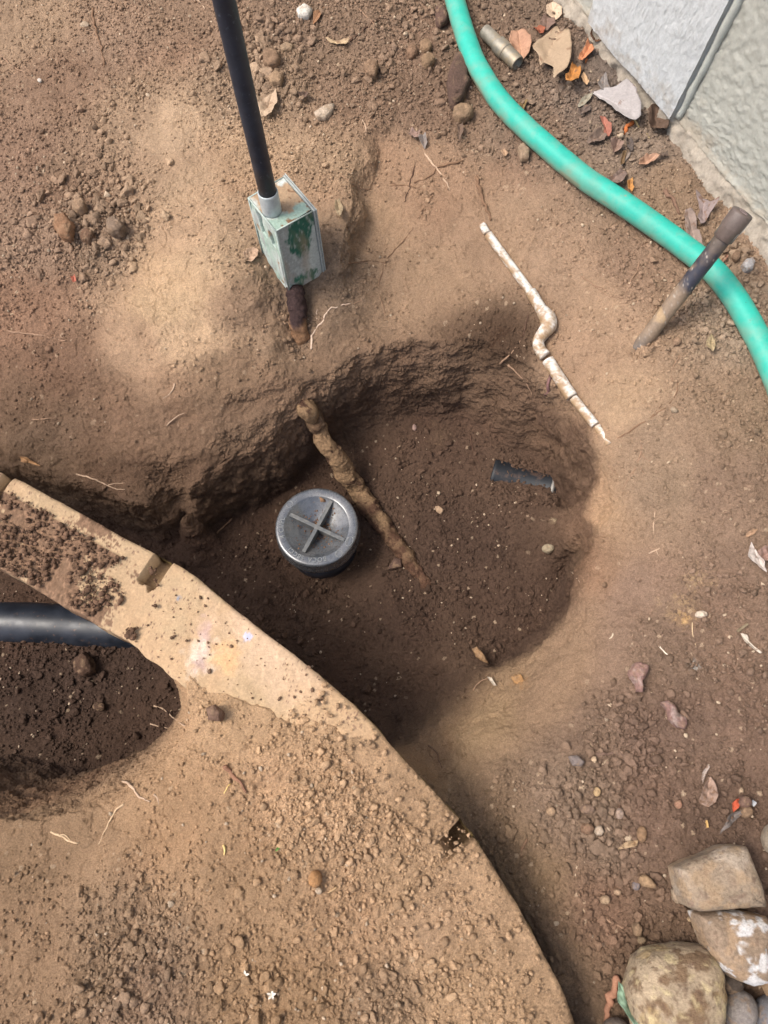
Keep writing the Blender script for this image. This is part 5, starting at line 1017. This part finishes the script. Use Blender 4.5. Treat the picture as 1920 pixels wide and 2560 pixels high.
def c_top(a, b, d):        # a A->D, b A->B
    c = np.ones(a.shape + (3,)) * LGR; c = mixc(c, (1.25 - np.hypot((a - .45) / .55, (b - .55) / .6) + nz(a, b, .3, 25) * 1.2) * 3, DIRT)
    c = mixc(c, ((a - .74) * 5 + nz(a, b, .2, 26) * 2) * 2, MINT * .8); c = mixc(c, (nz(a, b, .1, 27) - .32) * 8 * (a > .3), np.array(s2l((112, 84, 62)))); return c
def c_pl(a, b, d): return mixc(np.ones(a.shape + (3,)) * GRY * 1.05, (nz(a, b, .2, 33)) * 2, LGR)
prt = [face_grid(D_ + down, C_ - D_, -down, 40, 50, None, lambda a, b, d: c_front(a, 1 - b, d)),
       face_grid(A_ + down, D_ - A_, -down, 60, 70, lambda a, b: d_left(a, 1 - b), lambda a, b, d: c_left(a, 1 - b, d)),
       face_grid(A_, D_ - A_, B_ - A_, 50, 50, None, c_top),
       face_grid(C_ + down, B_ - C_, -down, 6, 8, None, c_pl), face_grid(B_ + down, A_ - B_, -down, 20, 20, None, c_pl), face_grid(A_ + down, B_ - A_, D_ - A_, 10, 10, None, c_pl)]
Vv = []; Ff = []; Cc = []; o = 0
for v, f, c in prt: Vv.append(v); Ff.append(f + o); Cc.append(c); o += len(v)
ob = mesh('box_body', np.vstack(Vv), np.vstack(Ff), M['boxm'], bx, col=np.clip(np.vstack(Cc), .01, .9))
w_ = ob.modifiers.new('weld', 'WELD'); w_.merge_threshold = .0004
# ridge edging of the two upright corners and the top
ed = [tube(np.array([p, p + down]), .0013, 8) for p in (A_, D_)] + [tube(np.array([A_, D_]), .0012, 8), tube(np.array([D_, C_]), .0010, 8), tube(np.array([A_, B_]), .0010, 8)]
v, f = join(*ed); mesh('corner_edging', v, f, M['boxm'], bx, col=np.ones((len(v), 3)) * (LGR * .6 + MINT * .4) * .9)
rn = np.cross(C_ - B_, [0, 0, 1.]); rn /= np.linalg.norm(rn)
if np.dot(rn, C_ - D_) < 0: rn = -rn
ub = (C_ - B_) / np.linalg.norm(C_ - B_)
v, f = boxm(B_ - ub * .002 + rn * .0008 + np.array([0, 0, .001]), (C_ - B_) + ub * .004, rn * .0028, down - np.array([0, 0, .001]))
v2, f2 = boxm(B_ - ub * .003 + rn * .0040 + np.array([0, 0, .002]), (C_ - B_) + ub * .006, rn * .0016, down - np.array([0, 0, .003]))
ob = mesh('cover_plate', *join((v, f), (v2, f2)), M['boxm'], bx, col=np.ones((16, 3)) * GRY * 1.1, smooth=False); bevel(ob, .0006)
hc = P(680, 527, zt); hr = .0128; ht = .034
v, f = lathe([(0, .0), (hr, 0), (hr, .004), (hr + .0002, ht - .002), (hr - .0004, ht), (hr - .0010, ht + .0003), (hr - .0016, ht - .0005), (hr - .0018, ht - .008)], hc, seg=48)
hb = mesh('threaded_hub', v, f, M['galv'], bx)
cpx = [P(663, 461, zt + ht - .006), P(561, 0, .294)]; dirp = (cpx[1] - cpx[0]) / (cpx[1][2] - cpx[0][2])
pr = .0112; pts = np.array([hc + np.array([0, 0, t]) for t in np.linspace(ht - .012, 1.8, 30)])
v, f = tube(pts, pr, 40); mesh('upper_conduit', v, f, M['pole'], bx)
p0, p1 = P(736, 716, -.032), P(750, 855, -.068); pts = catmull([p0, p0 * .6 + p1 * .4 + np.array([.001, 0, 0]), p1 * .8 + p0 * .2, p1 + np.array([.003, .004, -.03])], 60)
v, f = tube(pts, .0128 + .001 * vn(np.arange(60) * .35, np.zeros(60), np.zeros(60), 5) , 32, .0035, .008, 77)
zv = v[:, 2]; k_ = np.clip((-zv - .046) / .006 + fbm(v[:, 0], v[:, 1], v[:, 2], .012, 3, 6), 0, 1)[:, None]
c = (1 - k_) * np.array(s2l((62, 48, 46))) + k_ * np.array(s2l((134, 102, 76))); c *= (1 + .4 * fbm(v[:, 0], v[:, 1], v[:, 2] * 3, .006, 3, 8))[:, None]
mesh('rusted_lower_conduit', v, f, M['rust'], bx, col=np.clip(c, .01, .8))

# ------------------------------------------------------------------ capped cleanout pipe
cz_ = -.205; cc_ = P(791.6, 1316, cz_); CR = .0632
cp = empty('capped_cleanout_pipe', (cc_[0], cc_[1], -.30)); tag(cp, 'short upright drain pipe closed by a round grey rubber cap with a raised cross', 'capped pipe')
RI = CR * .775
prof = [(0, -.0200), (RI * .15, -.0195), (RI * .3, -.0180), (RI * .5, -.0142), (RI * .75, -.0078), (RI * .93, -.0022), (RI * .985, -.0006), (RI, 0), (RI + .001, .0004), (CR * .93, .0006), (CR * .975, .0002), (CR * .995, -.0016), (CR, -.004), (CR * 1.004, -.012), (CR * 1.012, -.018), (CR * 1.03, -.0235), (CR * 1.03, -.027), (CR * .99, -.0285), (CR * .9, -.029), (CR * .9, -.024), (0, -.0240)]
v, f = lathe(prof, cc_, seg=128); cap = mesh('rubber_cap', v, f, M['cap'], cp)
def ang(px, py): p = P(px, py, cz_) - cc_; return math.atan2(p[1], p[0])
def child(name, V, Fc, m, parent, **k):
    o_ = mesh(name, V, Fc, m, None, **k); o_.data.transform(Matrix.Translation(-Vector(cp.location))); o_.parent = parent; return o_
for (x0, y0), (x1, y1) in [(zo('p', [(829, 1252)])[0], (759, 1380)), ((725, 1285), (862, 1350))]:
    a, b = P(x0, y0, cz_), P(x1, y1, cz_); d = (b - a); L_ = np.linalg.norm(d); d /= L_; s = np.cross([0, 0, 1.], d)
    off = .0003 if x0 > 800 else .0006
    v, f = boxm(a - s * .0033 + np.array([0, 0, -.0185]), d * L_, s * .0062, np.array([0, 0, .0187 + off]))
    o_ = child('cross_rib', v, f, M['rib'], cap, smooth=False); bevel(o_, .0008)
def arc_text(txt, px, py, size, name):
    cu = bpy.data.curves.new('t', 'FONT'); cu.body = txt; cu.size = size; cu.extrude = .0005; cu.space_character = 1.15; cu.align_x = 'CENTER'
    to = bpy.data.objects.new('t', cu); sc.collection.objects.link(to); dg = bpy.context.evaluated_depsgraph_get()
    me = bpy.data.meshes.new_from_object(to.evaluated_get(dg)); V = np.array([q.co[:] for q in me.vertices]); Fq = [list(q.vertices) for q in me.polygons]
    bpy.data.objects.remove(to); bpy.data.curves.remove(cu); bpy.data.meshes.remove(me)
    a0 = ang(px, py); R0 = CR * .795; an = a0 - V[:, 0] / (R0 + size * .35); r = R0 + V[:, 1]
    W = np.stack([cc_[0] + r * np.cos(an), cc_[1] + r * np.sin(an), cc_[2] + .0012 + V[:, 2]], -1)
    child(name, W, Fq, M['letter'], cap, smooth=False)
arc_text('BOCA', 793, 1403, .0095, 'raised_lettering'); arc_text('SBCCI', 738, 1388, .0092, 'raised_lettering'); arc_text('4 CI/PL', 704, 1320, .0098, 'raised_lettering')
for px, py, e1, e2, tx in [(874, 1354, .0078, .0048, 'NSF'), (848, 1385, .0052, .0052, 'UP'), (725, 1262, .0052, .0052, 'C')]:
    a0 = ang(px, py); rc = CR * .885; c0 = cc_ + np.array([math.cos(a0) * rc, math.sin(a0) * rc, .0008]); tg = np.array([math.sin(a0), -math.cos(a0), 0]); rd = np.array([math.cos(a0), math.sin(a0), 0])
    el = np.array([c0 + tg * e1 * math.cos(t) + rd * e2 * math.sin(t) for t in np.linspace(0, 2 * math.pi, 40)])
    v, f = tube(el, .00045, 6, caps=False); child('raised_emblem', v, f, M['letter'], cap); arc_text(tx, px, py, .0052 if len(tx) > 2 else .005, 'raised_lettering')
v, f = lathe([(.0, -.03), (CR * .9, -.03), (CR * .9, -.14), (0, -.14)], cc_, seg=72); mesh('pipe_stub', v, f, M['abs'], cp)
# crumbs lying in the dish
r_ = np.random.RandomState(3); n = 900; q = r_.normal(0, .0075, (n, 2)) + np.array([.003, .002]); far = r_.rand(n) < .35; q[far] *= 2.6
dd = np.hypot(q[:, 0], q[:, 1]); q, dd = q[dd < CR * .7], dd[dd < CR * .7]; zd = np.interp(dd, [p[0] for p in prof[:9]], [p[1] for p in prof[:9]]); rad = .0004 + .0013 * r_.rand(len(q)) ** 4
v, f, c = blobs(np.c_[cc_[0] + q[:, 0], cc_[1] + q[:, 1], cc_[2] + zd + rad * .5], rad, np.array(s2l((130, 98, 74))) * r_.uniform(.6, 1.4, (len(q), 1)), 1, 8)
tag(mesh('cap_dirt', v, f, M['crumb'], col=c), 'fine brown dirt crumbs lying in the dished cap', 'dirt', None, 'stuff')
pc = P(805, 1251, cz_ - .002); v, f, c = blobs(np.array([pc]), np.array([.0046]), np.array([s2l((150, 118, 92))]), 3, 12)
tag(mesh('soil_clod', v, f, M['crumb'], col=c), 'tan crumb of soil sitting on the upper part of the round cap', 'soil clod')

# ------------------------------------------------------------------ buried rubber coupling on the hole floor
_cz = hit(1300, 1200)[2] - .0278; q0, q1 = P(1250, 1192, _cz), P(1378, 1226, _cz + .002); ax_ = (q1 - q0) / np.linalg.norm(q1 - q0); LQ = np.linalg.norm(q1 - q0)
kc = empty('buried_coupling', q0); tag(kc, 'black rubber pipe coupling with a steel clamp, mostly buried in the hole floor', 'pipe coupling')
v, f = lathe([(0, -.014), (.0318, -.014), (.0332, -.011), (.0325, -.008), (.0322, .012), (.0316, .018), (.031, .024), (.0305, LQ - .012), (.0325, LQ - .006), (.0325, LQ + .008), (0, LQ + .008)], q0, ax_, 64); mesh('rubber_sleeve', v, f, M['rubber'], kc)
tw = LQ - .004
v, f = lathe([(.0320, tw), (.0338, tw + .0004), (.0338, tw + .006), (.0320, tw + .0065)], q0, ax_, 90)
cl = mesh('clamp_band', v, f, M['steel'], kc)
v, f = lathe([(.0, LQ + .006), (.029, LQ + .006), (.029, LQ + .10), (0, LQ + .10)], q0, ax_, 40); mesh('pipe_end', v, f, M['abs'], kc)

# ------------------------------------------------------------------ black pipe in the pit
a, b = P(-260, 1545, -.300), P(430, 1580, -.304); m_ = P(80, 1560, -.302)
v, f = tube(catmull([a, (a + m_) / 2, m_, b], 60), .0345, 56)
tag(mesh('drain_pipe', v, f, M['abs']), 'black plastic drain pipe half buried in the pit under the curb', 'pipe')

# ------------------------------------------------------------------ white plastic irrigation pipe
pv = empty('irrigation_pipe', hit(1300, 700)); tag(pv, 'dirty white plastic pipe with an elbow, half buried in the upper wall of the hole', 'pipe')
def pvc(name, pts, rr, dirt, seed, seg=24, sink=.25):
    W = np.array([hit(x, y) for x, y in pts]); nn = np.array([nrm(p) for p in W]); W = W + nn * (np.mean(rr) * (1 - sink * 2) + .0012)
    if len(W) == 2: W = W[0] + (W[1] - W[0]) * np.linspace(0, 1, 40)[:, None]
    else: W = catmull(W, 60)
    for _ in range(8): W[1:-1] = W[1:-1] * .5 + .25 * (W[:-2] + W[2:])
    R_ = np.interp(np.linspace(0, 1, len(W)), np.linspace(0, 1, len(rr)), rr)
    v, f = tube(W, R_, seg, .0003, .006, seed); x, y, z = v.T
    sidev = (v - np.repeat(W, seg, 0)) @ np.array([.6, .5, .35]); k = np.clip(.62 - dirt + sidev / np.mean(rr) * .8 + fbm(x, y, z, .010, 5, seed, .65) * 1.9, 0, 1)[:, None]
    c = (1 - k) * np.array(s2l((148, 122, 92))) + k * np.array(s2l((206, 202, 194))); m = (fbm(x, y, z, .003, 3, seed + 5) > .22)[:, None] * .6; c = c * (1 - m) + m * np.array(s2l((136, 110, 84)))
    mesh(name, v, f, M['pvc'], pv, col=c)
pvc('pipe_run', [(1206, 564), (1218, 585)], [.0052, .0056], -.4, 1, sink=.35); pvc('pipe_run', [(1221, 590), (1329, 737)], [.0062, .0062], -.05, 2, sink=.2)
pvc('coupling', [(1327, 733), (1356, 782)], [.0080, .0080], -.15, 3, sink=.2); pvc('elbow', [(1354, 778), (1370, 800), (1371, 820), (1357, 838), (1346, 856), (1350, 876), (1364, 893)], [.0085, .0116, .0120, .0095, .0084, .0084, .0086], .2, 4, sink=.25)
pvc('pipe_run', [(1370, 902), (1433, 993)], [.0086, .0086], .1, 6, sink=.3); pvc('pipe_run', [(1436, 996), (1491, 1063)], [.0064, .0064], .2, 7, sink=.38)
pvc('pipe_run', [(1493, 1066), (1523, 1112)], [.0052, .0046], .25, 9, sink=.55)

# ------------------------------------------------------------------ brown riser pipe with cap
rp = empty('riser_pipe', hitf(1600, 868)); tag(rp, 'leaning brown and black riser pipe with a round cap, crossing over the hose', 'pipe')
r0, r1 = P(1600, 866, -.03), P(1812, 590, .112); dr_ = (r1 - r0); dr_ /= np.linalg.norm(dr_)
ps = np.array([r0 + (r1 - r0) * t for t in np.linspace(-.12, 1, 90)])
v, f = tube(ps, .0104, 32, .0004, .01, 4); x, y, z = v.T; t_ = ((v - r0) @ dr_) / np.linalg.norm(r1 - r0); nq = fbm(x, y, z, .02, 4, 3)
c = np.ones((len(v), 3)) * np.array(s2l((128, 110, 92)))
def bl(c, m, k): m = np.clip(m, 0, 1)[:, None]; return c * (1 - m) + m * np.array(s2l(k))
c = bl(c, (t_ - .42 + nq * .6) * 6, (50, 50, 60)); c = bl(c, (t_ - .70 + nq * .5) * 6, (86, 75, 67)); c = bl(c, (.12 - t_ + nq * .3) * 6, (92, 84, 78)) * (1 + .25 * fbm(x, y, z, .012, 4, 14))[:, None]; c = bl(c, (nq - .18) * 7 * (t_ < .85), (158, 134, 104)); c = bl(c, (fbm(x, y, z, .0022, 4, 9) - .40) * 9, (160, 150, 138))
mesh('pipe', v, f, M['riser'], rp, col=c)
v, f = lathe([(0, 0), (.0118, 0), (.0128, .001), (.0130, .013), (.0134, .014), (.0138, .0155), (.0138, .034), (.0130, .0358), (0, .0362)], r1 - dr_ * .004, dr_, 48); x, y, z = v.T
c = np.ones((len(v), 3)) * np.array(s2l((94, 82, 76))) * (1 + .2 * fbm(x, y, z, .01, 3, 2))[:, None]; hgt = (v - r1) @ dr_
c = bl(c, (fbm(x, y, z, .006, 4, 21) - .12) * 9 * (np.abs(hgt - .008) < .01), (215, 212, 208)); rc = mesh('pipe_cap', v, f, M['riser'], rp, col=c)
s1 = np.cross(dr_, [0, 1., 0]); s1 /= np.linalg.norm(s1); s2 = np.cross(dr_, s1); tc_ = r1 + dr_ * .0324; dm = [tc_ + s1 * a * .0048 + s2 * b * .0085 for a, b in ((1, 0), (0, 1), (-1, 0), (0, -1), (1, 0))]
dm = np.vstack([np.array(dm[i]) + (np.array(dm[i + 1]) - np.array(dm[i])) * np.linspace(0, 1, 6)[:, None] for i in range(4)]); v, f = tube(dm, .0005, 6)
o_ = mesh('raised_diamond', v, f, M['riser'], None, col=np.ones((len(v), 3)) * np.array(s2l((118, 102, 100)))); o_.data.transform(Matrix.Translation(-Vector(rp.location))); o_.parent = rc

# ------------------------------------------------------------------ loose threaded fitting
f0, f1 = hitf(1211, 97), hitf(1288, 170); f0[2] += .012; f1[2] += .010; fa = (f1 - f0); FL = np.linalg.norm(fa); fa /= FL
ft = empty('threaded_pipe_fitting', f0); tag(ft, 'dull grey metal pipe nipple with a threaded end lying by the hose', 'pipe fitting')
v, f = lathe([(0, -.002), (.0098, -.002), (.0106, 0), (.0106, FL * .38), (.0128, FL * .42), (.0131, FL * .44), (.0131, FL * .66), (.0120, FL * .69), (.0105, FL * .69)], f0, fa, 40); mesh('fitting_body', v, f, M['brass'], ft)
pf = [(.0105, FL * .68)]; nT = 9
for k in range(nT): z0 = FL * .69 + k * (FL * .36 / nT); pf += [(.0122 - k * .00006, z0), (.0112 - k * .00006, z0 + FL * .18 / nT)]
ze = FL * 1.05; pf += [(.0112, ze), (.0088, ze), (.0085, ze - .012), (0, ze - .012)]; v, f = lathe(pf, f0, fa, 40); mesh('thread', v, f, M['brass'], ft)

# ------------------------------------------------------------------ thick root leaning out of the wall
RPX = [(90, 190), (240, 480), (330, 650), (450, 800), (540, 950), (640, 1080), (760, 1270), (900, 1450), (1050, 1650), (1190, 1870), (1330, 2050), (1380, 2110)]
RPX = [(110, 270), (190, 400)] + RPX[2:]; RQ = zo('q', RPX)
up_off = [.004, .006, .010, .012, .012, .011, .008, .004, .001, -.003, -.004, -.014]; fl = []
for (a, b), z in zip(RQ, up_off):
    q_ = hit(a, b); h0 = q_[2]
    for _ in range(4): q_ = P(a, b, gz(q_[0], q_[1]) + z)
    fl.append(max(q_[2], h0 + z * .5))
zA = hit(*RQ[0])[2] - .004; zB = fl[5]
rw = [P(a, b, max(z, zA + (zB - zA) * k / 5) if k < 5 else z) for k, ((a, b), z) in enumerate(zip(RQ, fl))]
rw = [np.array(rw[0]) + (np.array(rw[0]) - np.array(rw[1])) * .7 + np.array([-.004, .012, -.026])] + rw
rw = catmull(rw, 220); tt = np.linspace(0, 1, 220)
rr = np.interp(tt, [0, .08, .2, .35, .5, .65, .8, .92, 1], [.018, .0125, .0130, .0160, .0155, .0142, .0132, .011, .005]) * (1 + .16 * vn(tt * 14, tt * 0, tt * 0, 4))
rw = catmull(rw, 420); rr = np.interp(np.linspace(0, 1, 420), tt, rr); tt = np.linspace(0, 1, 420)
v, f = tube(rw, rr, 56, .0065, .016, 31); x, y, z = v.T; a_ = np.repeat(tt, 56)
c = np.ones((len(v), 3)) * np.array(s2l((140, 114, 87))) * (1 + .2 * fbm(x, y, z, .03, 4, 5))[:, None]
c = bl(c, (fbm(x, y, z, .012, 5, 7, .6) - .22 + np.clip(a_ - .35, 0, 1) * .35) * 8, (84, 62, 50)); c = bl(c, (a_ - .50 + fbm(x, y, z, .02, 3, 8) * .5) * 3, (92, 68, 54))
tag(mesh('tree_root', v, f, M['root'], col=np.clip(c, .01, .8)), 'thick knobbly tan root slanting from the wall across the hole floor', 'root')
